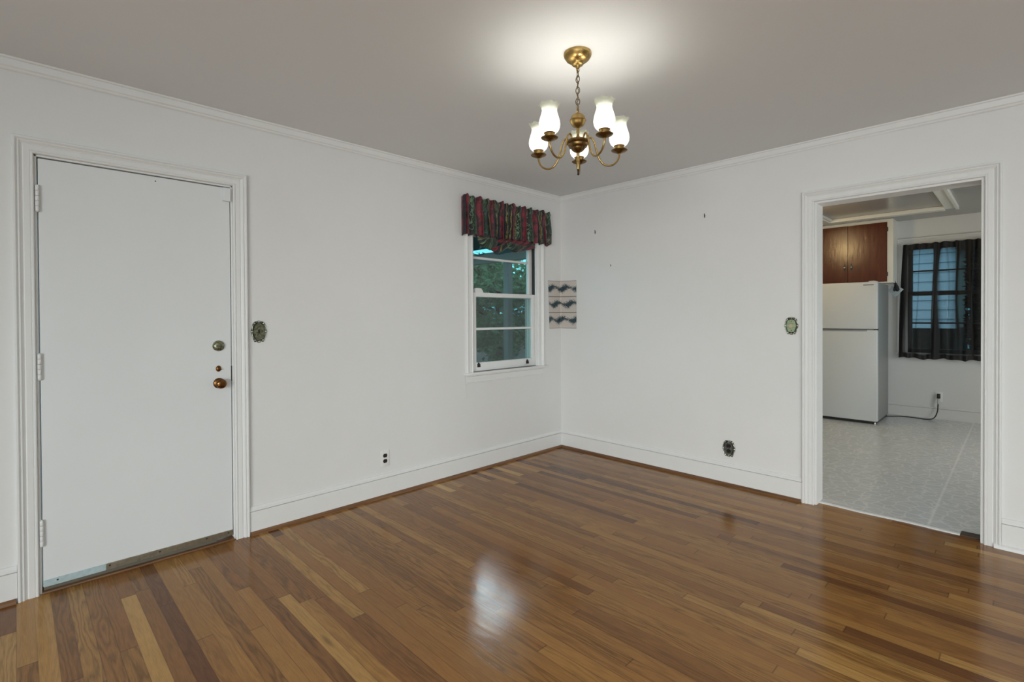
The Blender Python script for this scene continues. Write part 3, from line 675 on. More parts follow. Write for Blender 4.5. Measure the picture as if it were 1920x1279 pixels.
swag([(-1.095, -0.035, 1.965), (-1.06, -0.045, 1.925), (-1.00, -0.05, 1.912), (-0.945, -0.045, 1.925), (-0.90, -0.04, 1.955)], [0.02, 0.045, 0.05, 0.044, 0.015], 1, 0.55, 0.02)
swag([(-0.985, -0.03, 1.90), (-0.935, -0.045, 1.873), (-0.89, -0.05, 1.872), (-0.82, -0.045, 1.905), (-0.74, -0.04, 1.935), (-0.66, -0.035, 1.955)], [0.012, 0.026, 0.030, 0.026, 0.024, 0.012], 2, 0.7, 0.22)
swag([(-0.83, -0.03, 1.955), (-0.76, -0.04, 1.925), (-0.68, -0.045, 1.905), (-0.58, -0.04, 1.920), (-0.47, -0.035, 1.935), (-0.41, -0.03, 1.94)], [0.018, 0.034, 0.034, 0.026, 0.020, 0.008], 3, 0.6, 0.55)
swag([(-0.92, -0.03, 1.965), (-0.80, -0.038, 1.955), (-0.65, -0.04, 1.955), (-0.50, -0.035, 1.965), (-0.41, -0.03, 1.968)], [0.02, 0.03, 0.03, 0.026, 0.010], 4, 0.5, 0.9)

# ------------------------------------------------------------------ wallpaper border samples folded into the corner
def paper():
    bm = B(); uvl = bm.loops.layers.uv.new('paper')
    P = [(-0.190, -0.0025), (-0.10, -0.002), (-0.012, -0.002), (-0.005, -0.005), (-0.002, -0.012), (-0.002, -0.10), (-0.0025, -0.199)]
    L = [0]
    for a, b in zip(P, P[1:]): L.append(L[-1] + math.hypot(a[0] - b[0], a[1] - b[1]))
    zs = [1.177 + 0.466 * k / 6 for k in range(7)]
    g = [[bm.verts.new((x + (0.018 * (z - 1.177) / 0.466 * -1 if i == 0 else 0) + (0.018 if i == 0 else 0), y, z + (0.002 if i in (2, 3, 4) else 0))) for z in zs] for i, (x, y) in enumerate(P)]
    for i in range(len(P) - 1):
        for j in range(6):
            f = bm.faces.new((g[i][j], g[i + 1][j], g[i + 1][j + 1], g[i][j + 1]))
            for l, (a, b) in zip(f.loops, ((i, j), (i + 1, j), (i + 1, j + 1), (i, j + 1))): l[uvl].uv = (L[a], b / 6)
    o = obj('wallpaper_border', bm, M_PAPER, base=(0, 0, 1.177), recalc=False)
    md = o.modifiers.new('solid', 'SOLIDIFY'); md.thickness = 0.0012; md.offset = 0
    return tag(o, 'cream border paper with three blue garland rows folded into the room corner', 'wallpaper sample')
paper()

# ------------------------------------------------------------------ ornate plates, outlets, nails
def MA(x, z, y=0.0): return Matrix(((1, 0, 0, x), (0, 0, -1, y), (0, 1, 0, z), (0, 0, 0, 1)))       # local u->x, v->z, depth -> -y
def MB_(y, z, x=0.0): return Matrix(((0, 0, -1, x), (-1, 0, 0, y), (0, 1, 0, z), (0, 0, 0, 1)))      # local u->-y, v->z, depth -> -x
def ornate(w_, h_):
    pts = []
    for k in range(96):
        a = 2 * PI * k / 96
        ca, sa = math.cos(a), math.sin(a)
        r = 1 / ((abs(ca) ** 2.35 + abs(sa) ** 2.35) ** (1 / 2.35))
        lobes = 0
        for b, amp, wd in ((50, 0.05, 15), (130, 0.05, 15), (90, 0.03, 12), (2, 0.05, 9), (178, 0.05, 9), (-58, 0.09, 8), (238, 0.09, 8), (-90, 0.05, 13), (24, -0.04, 9), (156, -0.04, 9), (-33, -0.05, 12), (213, -0.05, 12), (-73, -0.03, 5), (253, -0.03, 5), (75, -0.02, 5), (105, -0.02, 5)):
            d = (math.degrees(a) - b + 180) % 360 - 180
            lobes += amp * math.exp(-(d / wd) ** 2)
        r *= 0.95 + lobes
        pts.append((w_ / 2 * r * ca, h_ / 2 * r * sa))
    return pts
def ornate_plate(name, label, cat, M, w_, h_, mat, mat2, center):
    o_ = M.translation
    t = thing(name, label, cat, tuple(o_))
    ol = ornate(w_, h_); bm = B(); n = len(ol)
    levels = [(1.0, 0.0), (1.0, 0.002), (0.95, 0.0055), (0.86, 0.0065), (0.78, 0.0035), (0.70, 0.003)]
    rings = [[bm.verts.new(M @ Vector((u * s, v * s, d))) for u, v in ol] for s, d in levels]
    for q, (A_, B_) in enumerate(zip(rings, rings[1:])):
        for k in range(n): f = bm.faces.new((A_[k], A_[(k + 1) % n], B_[(k + 1) % n], B_[k])); f.smooth = True; f.material_index = 1
    bm.faces.new(rings[-1]); bm.faces.new(rings[0])
    pl_ = obj('plate', bm, [mat, M_PATINA], t)
    bm = B()   # raised scrollwork
    for a in (52, 128, 0, 180, -57, 237, 90, -90):
        ca, sa = math.cos(math.radians(a)), math.sin(math.radians(a)); r = 1 / ((abs(ca) ** 2.35 + abs(sa) ** 2.35) ** (1 / 2.35)) * 0.88
        c_ = (w_ / 2 * r * ca, h_ / 2 * r * sa)
        add_lathe(bm, [(0.0, 0.0105), (0.004, 0.0098), (0.0064, 0.0068), (0.007, 0.003)], M @ Vector((*c_, 0)), M.to_3x3() @ Vector((0, 0, 1)), 12)
    for a0, a1 in ((66, 86), (94, 114), (6, 50), (130, 174), (186, 228), (-48, -6), (-86, -62), (242, 266)):
        seg = []
        for k in range(9):
            a = math.radians(a0 + (a1 - a0) * k / 8); ca, sa = math.cos(a), math.sin(a); r = 1 / ((abs(ca) ** 2.35 + abs(sa) ** 2.35) ** (1 / 2.35)) * (0.84 + 0.05 * math.sin(k / 8 * PI))
            seg.append(M @ Vector((w_ / 2 * r * ca, h_ / 2 * r * sa, 0.0062)))
        add_tube(bm, seg, [0.0008 + 0.0016 * math.sin(k / 8 * PI) for k in range(9)], 8)
    for s in (-1, 1):
        for k in range(5): add_lathe(bm, [(0.0, 0.0055), (0.0018, 0.005), (0.0024, 0.003)], M @ Vector(((k - 2) * 0.006, s * h_ * (0.36 - 0.01 * abs(k - 2)), 0)), M.to_3x3() @ Vector((0, 0, 1)), 10)
    obj('scrollwork', bm, mat2, t, smooth=True)
    ax = M.to_3x3() @ Vector((0, 0, 1))
    if center == 'toggle':
        bm = B(); add_box(bm, (-0.005, -0.0125, 0.002), (0.005, 0.0125, 0.0042), 0, M=M); obj('toggle_slot', bm, M_BLACK, t)
        bm = B(); add_box(bm, (-0.0035, -0.012, 0.003), (0.0035, -0.004, 0.011), 0.001, M=M); obj('toggle', bm, M_BLACK, t)
        for s in (-1, 1):
            bm = B(); add_lathe(bm, [(0.0, 0.0045), (0.0025, 0.004), (0.003, 0.0025)], M @ Vector((0, s * 0.030, 0.0008)), ax, 12); obj('screw', bm, M_BRONZE, t)
    elif center == 'dimmer':
        bm = B(); add_lathe(bm, [(0.0, 0.022), (0.0130, 0.0215), (0.0150, 0.0195), (0.0165, 0.006), (0.0170, 0.003)], M.translation + ax * 0.0, ax, 30); o = obj('dimmer_knob', bm, plain('ivory_knob', (0.46, 0.44, 0.30), 0.4), t, smooth=40); o['label'] = 'round ivory dimmer knob'
        for s in (-1, 1):
            bm = B(); add_lathe(bm, [(0.0, 0.0045), (0.0025, 0.004), (0.003, 0.0025)], M @ Vector((0, s * 0.032, 0.0008)), ax, 12); obj('screw', bm, M_BRONZE, t)
    else:
        for s in (-1, 1): receptacle(t, M, s * 0.0195, M_BLACK)
    return t
def receptacle(t, M, dv, mat, zt=0.006):
    bm = B(); pts = []
    for k in range(32):
        a = 2 * PI * k / 32; pts.append((0.0165 * math.cos(a), max(-0.0132, min(0.0132, 0.0165 * math.sin(a))) + dv))
    add_prism(bm, pts, zt, M)
    r = obj('receptacle', bm, mat, t)
    for du, hh in ((-0.006, 0.004), (0.006, 0.0045)):
        bm = B(); add_box(bm, (du - 0.001, dv - hh + 0.002, zt), (du + 0.001, dv + hh + 0.002, zt + 0.0003), 0, M=M); obj('slot', bm, M_DARK, r)
ornate_plate('switch_plate', 'ornate green-tinged brass toggle switch plate right of the flush door', 'light switch', MA(-2.823, 1.2105), 0.090, 0.134, M_VERDI, M_RELIEF, 'toggle')
ornate_plate('switch_plate', 'ornate pale green brass plate with round dimmer knob left of the kitchen doorway', 'light switch', MB_(-2.093, 1.2190), 0.089, 0.127, M_VERDI_LIGHT, M_RELIEF, 'dimmer')
ornate_plate('outlet_plate', 'ornate dark pewter outlet plate low on the wall beside the kitchen doorway', 'outlet', MB_(-1.658, 0.2795), 0.096, 0.130, M_PEWTER, M_RELIEF, 'outlet')
def plain_outlet(label, M, rec):
    t = thing('outlet_plate', label, 'outlet', tuple(M.translation))
    bm = B(); add_box(bm, (-0.036, -0.060, 0.0), (0.036, 0.060, 0.005), 0.0025, M=M); obj('plate', bm, M_WHITEPL, t, smooth=40)
    for s in (-1, 1): receptacle(t, M, s * 0.0195, rec, 0.0065)
    bm = B(); add_lathe(bm, [(0.0, 0.0068), (0.002, 0.0064), (0.003, 0.005)], M.translation, M.to_3x3() @ Vector((0, 0, 1)), 12); obj('screw', bm, M_WHITEPL, t)
    return t
plain_outlet('plain white outlet plate with dark receptacles low on the wall between door and window', MA(-1.978, 0.277), M_BLACK)
plain_outlet('white outlet plate under the kitchen window with the black cord plugged in', MB_(-2.508, 0.280, KX), M_WHITEPL)
for (y, z, s, lb) in ((-0.4284, 2.0785, 1.3, 'bent dark nail on the right wall level with the valance, nearest the corner'), (-0.5984, 1.7546, 0.8, 'smallest, lowest dark nail on the right wall, above the garland paper'), (-1.4748, 2.0768, 1.2, 'lone dark nail high on the right wall, nearest the kitchen doorway')):
    bm = B(); add_tube(bm, [(0.003, y, z), (-0.009, y, z + 0.003), (-0.013, y, z + 0.007 * s), (-0.013, y, z + 0.012 * s)], 0.0022 * s, 8)
    add_tube(bm, [(-0.009, y, z + 0.003), (-0.011, y, z - 0.006 * s), (-0.008, y, z - 0.012 * s)], 0.0026 * s, 8)
    add_lathe(bm, [(0, 0.0), (0.0035 * s, 0.0005), (0.0035 * s, 0.002), (0, 0.0025)], (-0.013, y, z + 0.011 * s), (0, 0, 1), 10)
    tag(obj('nail', bm, M_BRONZE, base=(0, y, z), smooth=40), lb, 'nail', 'nails in the right wall')

# ------------------------------------------------------------------ chandelier
CX, CY = -2.0503, -1.8162
ch = thing('chandelier', 'five-arm antique brass chandelier with lit white tulip shades hanging from the ceiling', 'chandelier', (CX, CY, 1.93))
bm = B(); add_lathe(bm, [(0.0, 2.408), (0.006, 2.408), (0.010, 2.414), (0.012, 2.420), (0.024, 2.424), (0.028, 2.430), (0.028, 2.436), (0.040, 2.440), (0.052, 2.449), (0.0605, 2.462), (0.0625, 2.470), (0.0615, 2.477)], (CX, CY, 0), seg=48); obj('canopy', bm, M_BRASS, ch, smooth=50)
bm = B(); add_tube(bm, [(CX + 0.010 * math.cos(a), CY, 2.404 + 0.010 * math.sin(a)) for a in [2 * PI * k / 16 for k in range(16)]], 0.002, 8, closed=True); obj('canopy_loop', bm, M_BRASS, ch)
zt, zb, NL = 2.398, 2.222, 7
link = (zt - zb) / NL
for k in range(NL):
    zc = zt - (k + 0.5) * link; hl = link / 2 + 0.0035; bm = B(); pts = []
    for q in range(24):
        a = 2 * PI * q / 24; dx, dz = 0.0088 * math.cos(a), hl * math.sin(a)
        an = math.radians(20 + 78 * (k % 2) + 12 * (k // 2))
        pts.append((CX + dx * math.cos(an), CY + dx * math.sin(an), zc + dz))
    add_tube(bm, pts, 0.0019, 8, closed=True); obj('chain_link', bm, M_CHAIN, ch)
bm = B(); add_tube(bm, [(CX + 0.004 * math.cos(k * 1.1), CY + 0.004 * math.sin(k * 1.1), 2.41 - 0.0062 * k) for k in range(32)], 0.0017, 6); obj('cord', bm, plain('brown_cord', (0.10, 0.075, 0.045), 0.6), ch)
bm = B(); add_tube(bm, [(CX + 0.009 * math.cos(a), CY + 0.003 * math.cos(a), 2.218 + 0.012 * math.sin(a)) for a in [2 * PI * k / 16 for k in range(16)]], 0.0025, 8, closed=True); obj('hanging_loop', bm, M_BRASS, ch)
bm = B(); add_lathe(bm, [(0.0, 2.212), (0.006, 2.211), (0.008, 2.207), (0.012, 2.2055), (0.024, 2.200), (0.032, 2.189), (0.0345, 2.178), (0.0365, 2.1765), (0.0365, 2.1735), (0.0345, 2.172), (0.032, 2.161), (0.024, 2.150), (0.012, 2.1435), (0.009, 2.141), (0.007, 2.137)], (CX, CY, 0), seg=40); obj('ball', bm, M_BRASS, ch, smooth=50)
bm = B(); add_lathe(bm, [(0.007, 2.140), (0.006, 2.128), (0.0075, 2.122), (0.006, 2.116), (0.0065, 2.105), (0.010, 2.100), (0.010, 2.094), (0.006, 2.090), (0.006, 2.07)], (CX, CY, 0), seg=24); obj('stem', bm, M_BRASS, ch, smooth=50)
bm = B(); add_lathe(bm, [(0.008, 2.090), (0.045, 2.086), (0.0515, 2.082), (0.053, 2.076), (0.050, 2.071), (0.044, 2.068), (0.043, 2.060), (0.039, 2.054), (0.031, 2.051), (0.029, 2.044), (0.020, 2.036), (0.009, 2.031), (0.0065, 2.028)], (CX, CY, 0), seg=44); obj('hub', bm, M_BRASSD, ch, smooth=40)
bm = B(); add_lathe(bm, [(0.0065, 2.03), (0.0065, 2.012), (0.005, 2.008), (0.0075, 1.998), (0.0085, 1.985), (0.007, 1.968), (0.0052, 1.955)], (CX, CY, 0), seg=20); fn = obj('finial', bm, M_BRASS, ch, smooth=50)
bm = B(); add_lathe(bm, [(0.005, 1.957), (0.0055, 1.952), (0.0035, 1.950), (0.0035, 1.934), (0.005, 1.932), (0.0, 1.928)], (CX, CY, 0), seg=14)
add_tube(bm, [(CX + 0.004, CY, 1.94), (CX + 0.007, CY, 1.934), (CX + 0.004, CY, 1.930)], 0.0015, 6); obj('finial_tip', bm, M_BLACK, fn, smooth=40)
def shade_mesh():
    bm = B(); seg = 64
    # radius profile of a tulip shade on z above the gallery; ruffled clear lip at the top
    prof = [(0.022, 0.008), (0.030, 0.010), (0.038, 0.018), (0.0435, 0.030), (0.0455, 0.044), (0.0435, 0.060), (0.0395, 0.074), (0.0350, 0.088), (0.0325, 0.098), (0.0318, 0.105), (0.0330, 0.113), (0.0365, 0.120), (0.0410, 0.1255), (0.0450, 0.1285)]
    rings = []
    for q, (r, z) in enumerate(prof):
        w_ = max(0.0, (z - 0.098) / 0.0365) ** 1.6; ring = []
        for k in range(seg):
            a = 2 * PI * k / seg; ruff = math.cos(8 * a)
            ring.append(bm.verts.new(((r + 0.0036 * w_ * ruff) * math.cos(a), (r + 0.0036 * w_ * ruff) * math.sin(a), z + 0.0030 * w_ * ruff)))
        rings.append(ring)
    for q, (A_, B_) in enumerate(zip(rings, rings[1:])):
        for k in range(seg):
            f = bm.faces.new((A_[k], A_[(k + 1) % seg], B_[(k + 1) % seg], B_[k])); f.smooth = True; f.material_index = 1 if prof[q][1] >= 0.098 else 0
    return bm
AR, AZ = 0.195, 2.04
arm0 = None
for k, ang in enumerate((180, -108, -36, 36, 108)):
    a = math.radians(ang)
    if arm0 is None:
        # built along +x from the hub, in local coordinates about the axis at z = 1.93
        bm = B(); ctl = [(0.040, 2.080), (0.050, 2.098), (0.062, 2.100), (0.074, 2.085), (0.084, 2.052), (0.096, 2.014), (0.116, 1.986), (0.142, 1.977), (0.168, 1.984), (0.186, 2.002), (0.194, 2.022), (0.195, 2.036)]
        pts = []
        for i in range(len(ctl) - 1):
            p0, p1, p2, p3 = [Vector(ctl[max(0, min(len(ctl) - 1, i + q))]) for q in (-1, 0, 1, 2)]
            for f in (0, 0.25, 0.5, 0.75): pts.append(0.5 * ((2 * p1) + (-p0 + p2) * f + (2 * p0 - 5 * p1 + 4 * p2 - p3) * f * f + (-p0 + 3 * p1 - 3 * p2 + p3) * f ** 3))
        pts.append(Vector(ctl[-1]))
        add_tube(bm, [(p.x, 0, p.y - 1.93) for p in pts], 0.0043, 10)
        finish(bm); me_arm = bpy.data.meshes.new('arm'); bm.to_mesh(me_arm); bm.free(); me_arm.materials.append(M_BRASS)
        z0 = AZ - 1.93
        bm = B(); add_lathe(bm, [(0.0, -0.006), (0.006, -0.006), (0.009, -0.004), (0.016, -0.002), (0.022, 0.002), (0.030, 0.004), (0.036, 0.008), (0.0365, 0.010), (0.030, 0.0085), (0.018, 0.008), (0.0, 0.008)], (AR, 0, z0), seg=36)
        finish(bm); me_cup = bpy.data.meshes.new('drip_cup'); bm.to_mesh(me_cup); bm.free(); me_cup.materials.append(M_BRASSD); me_cup.set_sharp_from_angle(angle=math.radians(50))
        bm = B(); add_lathe(bm, [(0.0, 0.008), (0.019, 0.008), (0.021, 0.010), (0.021, 0.026), (0.0245, 0.029), (0.0245, 0.034), (0.0, 0.034)], (AR, 0, z0), seg=32)
        finish(bm); me_gal = bpy.data.meshes.new('shade_holder'); bm.to_mesh(me_gal); bm.free(); me_gal.materials.append(M_BRASS); me_gal.set_sharp_from_angle(angle=math.radians(40))
        bm = shade_mesh(); bmesh.ops.translate(bm, verts=bm.verts[:], vec=(AR, 0, z0 + 0.021)); finish(bm); me_sh = bpy.data.meshes.new('shade'); bm.to_mesh(me_sh); bm.free(); me_sh.materials.append(M_OPAL); me_sh.materials.append(M_FROST)
        bm = B(); add_lathe(bm, [(0.0, 0.092), (0.008, 0.088), (0.014, 0.076), (0.015, 0.064), (0.011, 0.050), (0.009, 0.04), (0.009, 0.022)], (AR, 0, z0), seg=20)
        finish(bm); me_b = bpy.data.meshes.new('bulb'); bm.to_mesh(me_b); bm.free(); me_b.materials.append(NT('lit_bulb').done(None) if False else M_OPAL)
        arm0 = True
    arm = bpy.data.objects.new('arm', me_arm); COL.objects.link(arm); arm.parent = ch; arm.rotation_euler = (0, 0, a)
    for nm, me in (('drip_cup', me_cup), ('shade_holder', me_gal), ('shade', me_sh), ('bulb', me_b)):
        o = bpy.data.objects.new(nm, me); COL.objects.link(o); o.parent = arm
        if nm == 'shade':
            o['label'] = 'lit white tulip shade with a clear ruffled lip'
    l = bpy.data.lights.new('bulb_light', 'POINT'); l.energy = 1.18; l.color = (1.0, 0.96, 0.89); l.shadow_soft_size = 0.016
    o = bpy.data.objects.new('bulb_light', l); COL.objects.link(o); o.parent = arm; o.location = (AR, 0, AZ - 1.93 + 0.098)

# ------------------------------------------------------------------ kitchen: refrigerator
FX, FYR, FYL, FZ = 3.28, -2.043, -1.290, 1.684
fr = thing('refrigerator', 'white top-freezer refrigerator standing under the brown cabinet in the kitchen', 'refrigerator', (3.66, -1.667, 0.006))
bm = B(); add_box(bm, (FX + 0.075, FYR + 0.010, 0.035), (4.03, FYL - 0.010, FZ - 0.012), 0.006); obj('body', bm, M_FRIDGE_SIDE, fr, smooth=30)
def fridge_door(name, z0, z1):
    bm = B(); vs = add_box(bm, (FX, FYR, z0), (FX + 0.066, FYL, z1), 0.010, seg=4)
    return obj(name, bm, M_FRIDGE, fr, smooth=35)
fz = fridge_door('freezer_door', 1.128, FZ)
rf = fridge_door('refrigerator_door', 0.042, 1.116)
# shallow recessed grip along the top of the lower door
bm = B(); add_box(bm, (FX - 0.0012, FYR + 0.10, 1.098), (FX + 0.02, FYL - 0.02, 1.1175), 0.004); o = obj('grip', bm, plain('grey_grip', (0.24, 0.24, 0.25), 0.35), rf, smooth=40); o['label'] = 'grey recessed grip'
bm = B(); add_box(bm, (FX - 0.002, -2.008, 1.6415), (FX + 0.002, -1.905, 1.6535), 0.0012); o = obj('badge', bm, plain('silver_badge', (0.34, 0.35, 0.36), 0.25, 0.5, 0.8), fz); o['label'] = 'small silver badge'
bm = B(); add_box(bm, (FX + 0.072, FYR + 0.004, 1.110), (FX + 0.10, FYR + 0.05, 1.136), 0.002); obj('hinge', bm, M_BLACK, fr)
bm = B(); add_prism(bm, [(0, 0), (0.075, 0), (0.07, 0.012), (0.02, 0.016), (0, 0.010)], 0.11, Matrix(((0, 1, 0, FX + 0.03), (0, 0, 0, 0), (0, 0, 0, 0), (0, 0, 0, 1))) if False else Matrix(((0, 0, 1, FX + 0.01), (1, 0, 0, FYR + 0.015), (0, 1, 0, FZ - 0.004), (0, 0, 0, 1)))); obj('hinge_cover', bm, M_FRIDGE, fr)
bm = B(); add_box(bm, (FX + 0.05, FYR + 0.02, 0.012), (4.0, FYL - 0.02, 0.036)); obj('shadow_gap', bm, M_BLACK, fr)  # black block put in for the shadow gap beneath the refrigerator
for x in (FX + 0.035, 3.95):
    for y in (FYR + 0.03, FYL - 0.03):
        bm = B(); add_lathe(bm, [(0.012, 0.006), (0.014, 0.012), (0.010, 0.020), (0.010, 0.036)], (x, y, 0), seg=14); obj('foot', bm, M_STEEL if x < 3.5 else M_BLACK, fr)
bm = B(); cz = 0.010
cp = [(3.96, -1.99, 0.012), (4.02, -2.06, cz), (4.09, -2.13, cz), (4.12, -2.23, cz), (4.10, -2.33, cz), (4.075, -2.40, 0.011), (4.09, -2.455, 0.02), (4.14, -2.485, 0.05), (4.185, -2.500, 0.11), (4.195, -2.503, 0.17), (4.196, -2.505, 0.20)]
pts = []
for i in range(len(cp) - 1):
    p0, p1, p2, p3 = [Vector(cp[max(0, min(len(cp) - 1, i + q))]) for q in (-1, 0, 1, 2)]
    for f in (0, 0.25, 0.5, 0.75): pts.append(0.5 * ((2 * p1) + (-p0 + p2) * f + (2 * p0 - 5 * p1 + 4 * p2 - p3) * f * f + (-p0 + 3 * p1 - 3 * p2 + p3) * f ** 3))
pts.append(Vector(cp[-1])); add_tube(bm, pts, 0.0062, 8); pc = obj('power_cord', bm, M_BLACK, fr); pc['label'] = 'black power cord plugged in under the kitchen window'
bm = B(); add_tube(bm, [(4.196, -2.505, 0.195), (4.197, -2.506, 0.225), (4.200, -2.507, 0.262)], [0.009, 0.011, 0.010], 12); obj('plug_grip', bm, plain('clear_grey_plug', (0.5, 0.5, 0.48), 0.3), pc)
bm = B(); add_box(bm, (4.200, -2.524, 0.262), (KX - 0.007, -2.492, 0.318), 0.004); obj('plug', bm, M_BLACK, pc, smooth=40)

# ------------------------------------------------------------------ kitchen: wall cabinet
CFX = 3.92
cb = thing('wall_cabinet', 'wall cabinet with brown varnished plywood doors above the refrigerator', 'cabinet', (4.08, -1.4, 1.697))
bm = B(); YR_, YLc = -2.098, -0.75; ZB, ZT = 1.697, H + 0.019
add_box(bm, (CFX + 0.02, YR_ + 0.001, ZB), (KX, YLc, ZT)); obj('carcass', bm, M_KTRIM, cb)
bm = B(); add_box(bm, (CFX, YR_, ZB), (CFX + 0.02, YR_ + 0.062, ZT), 0.001); add_box(bm, (CFX, YR_ + 0.062, 2.455), (CFX + 0.02, YLc, ZT), 0.001); add_box(bm, (CFX, YR_ + 0.062, ZB), (CFX + 0.02, YLc, ZB + 0.018), 0.001)
obj('face_frame', bm, M_KTRIM, cb)
for y0, y1, kn, hs in ((-2.037, -1.6215, -1.661, True), (-1.6175, -1.195, -1.584, False), (-1.19, -0.77, -0.81, False)):
    bm = B(); add_box(bm, (CFX - 0.012, y0, 1.712), (CFX + 0.006, y1, 2.458), 0.0015); d = obj('cabinet_door', bm, M_CAB, cb)
    z = 1.917; bm = B()
    add_prism(bm, [(0, 0.052), (0.006, 0.034), (0.009, 0.022), (0.013, 0.008), (0.013, -0.008), (0.009, -0.022), (0.006, -0.034), (0, -0.052), (-0.006, -0.034), (-0.009, -0.022), (-0.013, -0.008), (-0.013, 0.008), (-0.009, 0.022), (-0.006, 0.034)], 0.003, MB_(kn, z, CFX - 0.012), bevel=0.1)
    bp_ = obj('pull_backplate', bm, M_BRONZE, d)
    bm = B(); add_lathe(bm, [(0.005, 0.002), (0.005, 0.012), (0.013, 0.018), (0.014, 0.024), (0.010, 0.029), (0.0, 0.030)], (CFX - 0.012, kn, z), (-1, 0, 0), 20); obj('pull_knob', bm, M_STEEL, d, smooth=50)
    if hs:
        for zz in (2.366, 1.806):
            bm = B(); add_box(bm, (CFX - 0.016, y0 - 0.010, zz - 0.026), (CFX - 0.002, y0 + 0.003, zz + 0.026), 0.003); obj('cabinet_hinge', bm, M_BRONZE, d)

# ------------------------------------------------------------------ kitchen: far wall trim and window
BBK = [(u, v * 0.9) for u, v in BB]
bm = B(); add_sweep(bm, [((KX, KY1, 0.006), (-1, 0, 0), (0, 0, 1)), ((KX, KY0, 0.006), (-1, 0, 0), (0, 0, 1))], BBK)
add_box(bm, (KX - 0.026, KY0, 0.005), (KX - 0.010, KY1, 0.022)); struct('baseboard_kitchen', bm, M_KTRIM2, 'painted baseboard under the kitchen window', smooth=30)
w2 = thing('window_2', 'white double-hung kitchen window behind the black curtain', 'window', (KX, (KWY0 + KWY1) / 2, KWZ0)); w2['kind'] = 'structure'
bm = B()
NX = (-1, 0, 0); KC = [(u * 1.25, v) for u, v in CAS]
add_sweep(bm, [((KX, KWY1, KWZ0), (0, 1, 0), NX), ((KX, KWY1, KWZ1), (0, 1, 1), NX), ((KX, KWY0, KWZ1), (0, -1, 1), NX), ((KX, KWY0, KWZ0), (0, -1, 0), NX)], KC); obj('window_casing', bm, M_KTRIM2, w2, smooth=25)
bm = B(); add_box(bm, (KX - 0.045, KWY0 - 0.10, KWZ0 - 0.022), (KX + 0.02, KWY1 + 0.105, KWZ0), 0.004); obj('window_stool', bm, M_KTRIM2, w2, smooth=30)
bm = B(); add_box(bm, (KX - 0.014, KWY0 - 0.08, KWZ0 - 0.075), (KX, KWY1 + 0.085, KWZ0 - 0.022), 0.003); obj('window_apron', bm, M_KTRIM2, w2, smooth=30)
bm = B()
for a, b in (((KX, KWY1 - 0.015, KWZ0), (KX + 0.10, KWY1, KWZ1)), ((KX, KWY0, KWZ0), (KX + 0.10, KWY0 + 0.015, KWZ1)), ((KX, KWY0, KWZ1 - 0.015), (KX + 0.10, KWY1, KWZ1))): add_box(bm, a, b)
obj('window_jamb', bm, M_KTRIM2, w2)
def ksash(nm, x0, x1, z0, z1):
    bm = B(); a, b = KWY0 + 0.015, KWY1 - 0.015; s = 0.045
    add_box(bm, (x0, b - s, z0), (x1, b, z1), 0.003); add_box(bm, (x0, a, z0), (x1, a + s, z1), 0.003); add_box(bm, (x0, a, z0), (x1, b, z0 + 0.05), 0.003); add_box(bm, (x0, a, z1 - 0.04), (x1, b, z1), 0.003)
    o = obj(nm, bm, M_KSASH, w2, smooth=30)
    bm = B(); zm = 1.845 if z0 > 1.2 else 1.190
    add_box(bm, (x0 + 0.004, a + s, zm - 0.010), (x1 - 0.004, b - s, zm + 0.010), 0.002)
    obj('muntin', bm, M_KSASH, o)
    bm = B(); add_box(bm, ((x0 + x1) / 2 - 0.001, a + s - 0.003, z0 + 0.047), ((x0 + x1) / 2 + 0.001, b - s + 0.003, z1 - 0.037)); obj('glass_pane', bm, M_GLASS, o)
ksash('lower_sash', KX + 0.015, KX + 0.045, KWZ0, 1.585); ksash('upper_sash', KX + 0.052, KX + 0.082, 1.535, KWZ1 - 0.015)

# black sheer curtain
CYL, CYR = -2.165, -3.24
cu = thing('curtain', 'black sheer curtain gathered across the kitchen window', 'curtain', (KX - 0.05, -2.7, 0.76))
r4 = random.Random(11)
pleats = []; y_ = 0.0
while y_ < 1: pleats.append((y_, r4.uniform(0.006, 0.016), r4.uniform(0.1, 0.4), r4.uniform(-0.05, 0.05), r4.uniform(0.3, 1.0))); y_ += r4.uniform(0.04, 0.11)
pleats += [(0.325, 0.030, 0.75, -0.03, 1.0), (0.006, 0.036, 0.95, -0.0, 1.0), (0.56, 0.12, 0.35, -0.03, 1.0)]
def cu_pt(u, v):
    top = CYL + (CYR - CYL) * u
    y = top + 0.045 * (1 - u * 2) * v if u < 0.5 else top
    y += 0.012 * math.sin(u * 40 + v * 3)
    x = KX - 0.090 + 0.016 * math.sin(u * 62 + 1.2 * math.sin(v * 2.2 + u * 9)) + 0.008 * math.sin(u * 131 + v * 2)
    zt_ = 2.178 - 0.024 * u * 0 + 0.005 * math.sin(u * 70); zb_ = 0.748 + 0.008 * math.sin(u * 21) + 0.006 * math.sin(u * 55)
    return (x, y, zt_ + (zb_ - zt_) * v)
def cu_op(u, v):
    if v < 0.035: return 0.99
    if v > 0.955: return 0.95
    a = 0.42
    for c0, wd, am, sl, ln in pleats:
        c_ = c0 + sl * v + 0.012 * math.sin(v * 5 + c0 * 30)
        fade = 1.0 if v < ln else max(0.0, 1 - (v - ln) / 0.15)
        a += am * math.exp(-((u - c_) / wd) ** 2) * fade
    a += 0.42 * math.exp(-(v - 0.035) / 0.06)
    return min(a, 0.99)
cloth('curtain_panel', 320, 60, cu_pt, M_CURT, cu, thick=0, attr=cu_op)
bm = B(); add_tube(bm, [(KX - 0.050, CYL + 0.015, 2.165), (KX - 0.050, CYR - 0.01, 2.165)], 0.006, 8); obj('curtain_rod', bm, M_WHITEPL, cu)

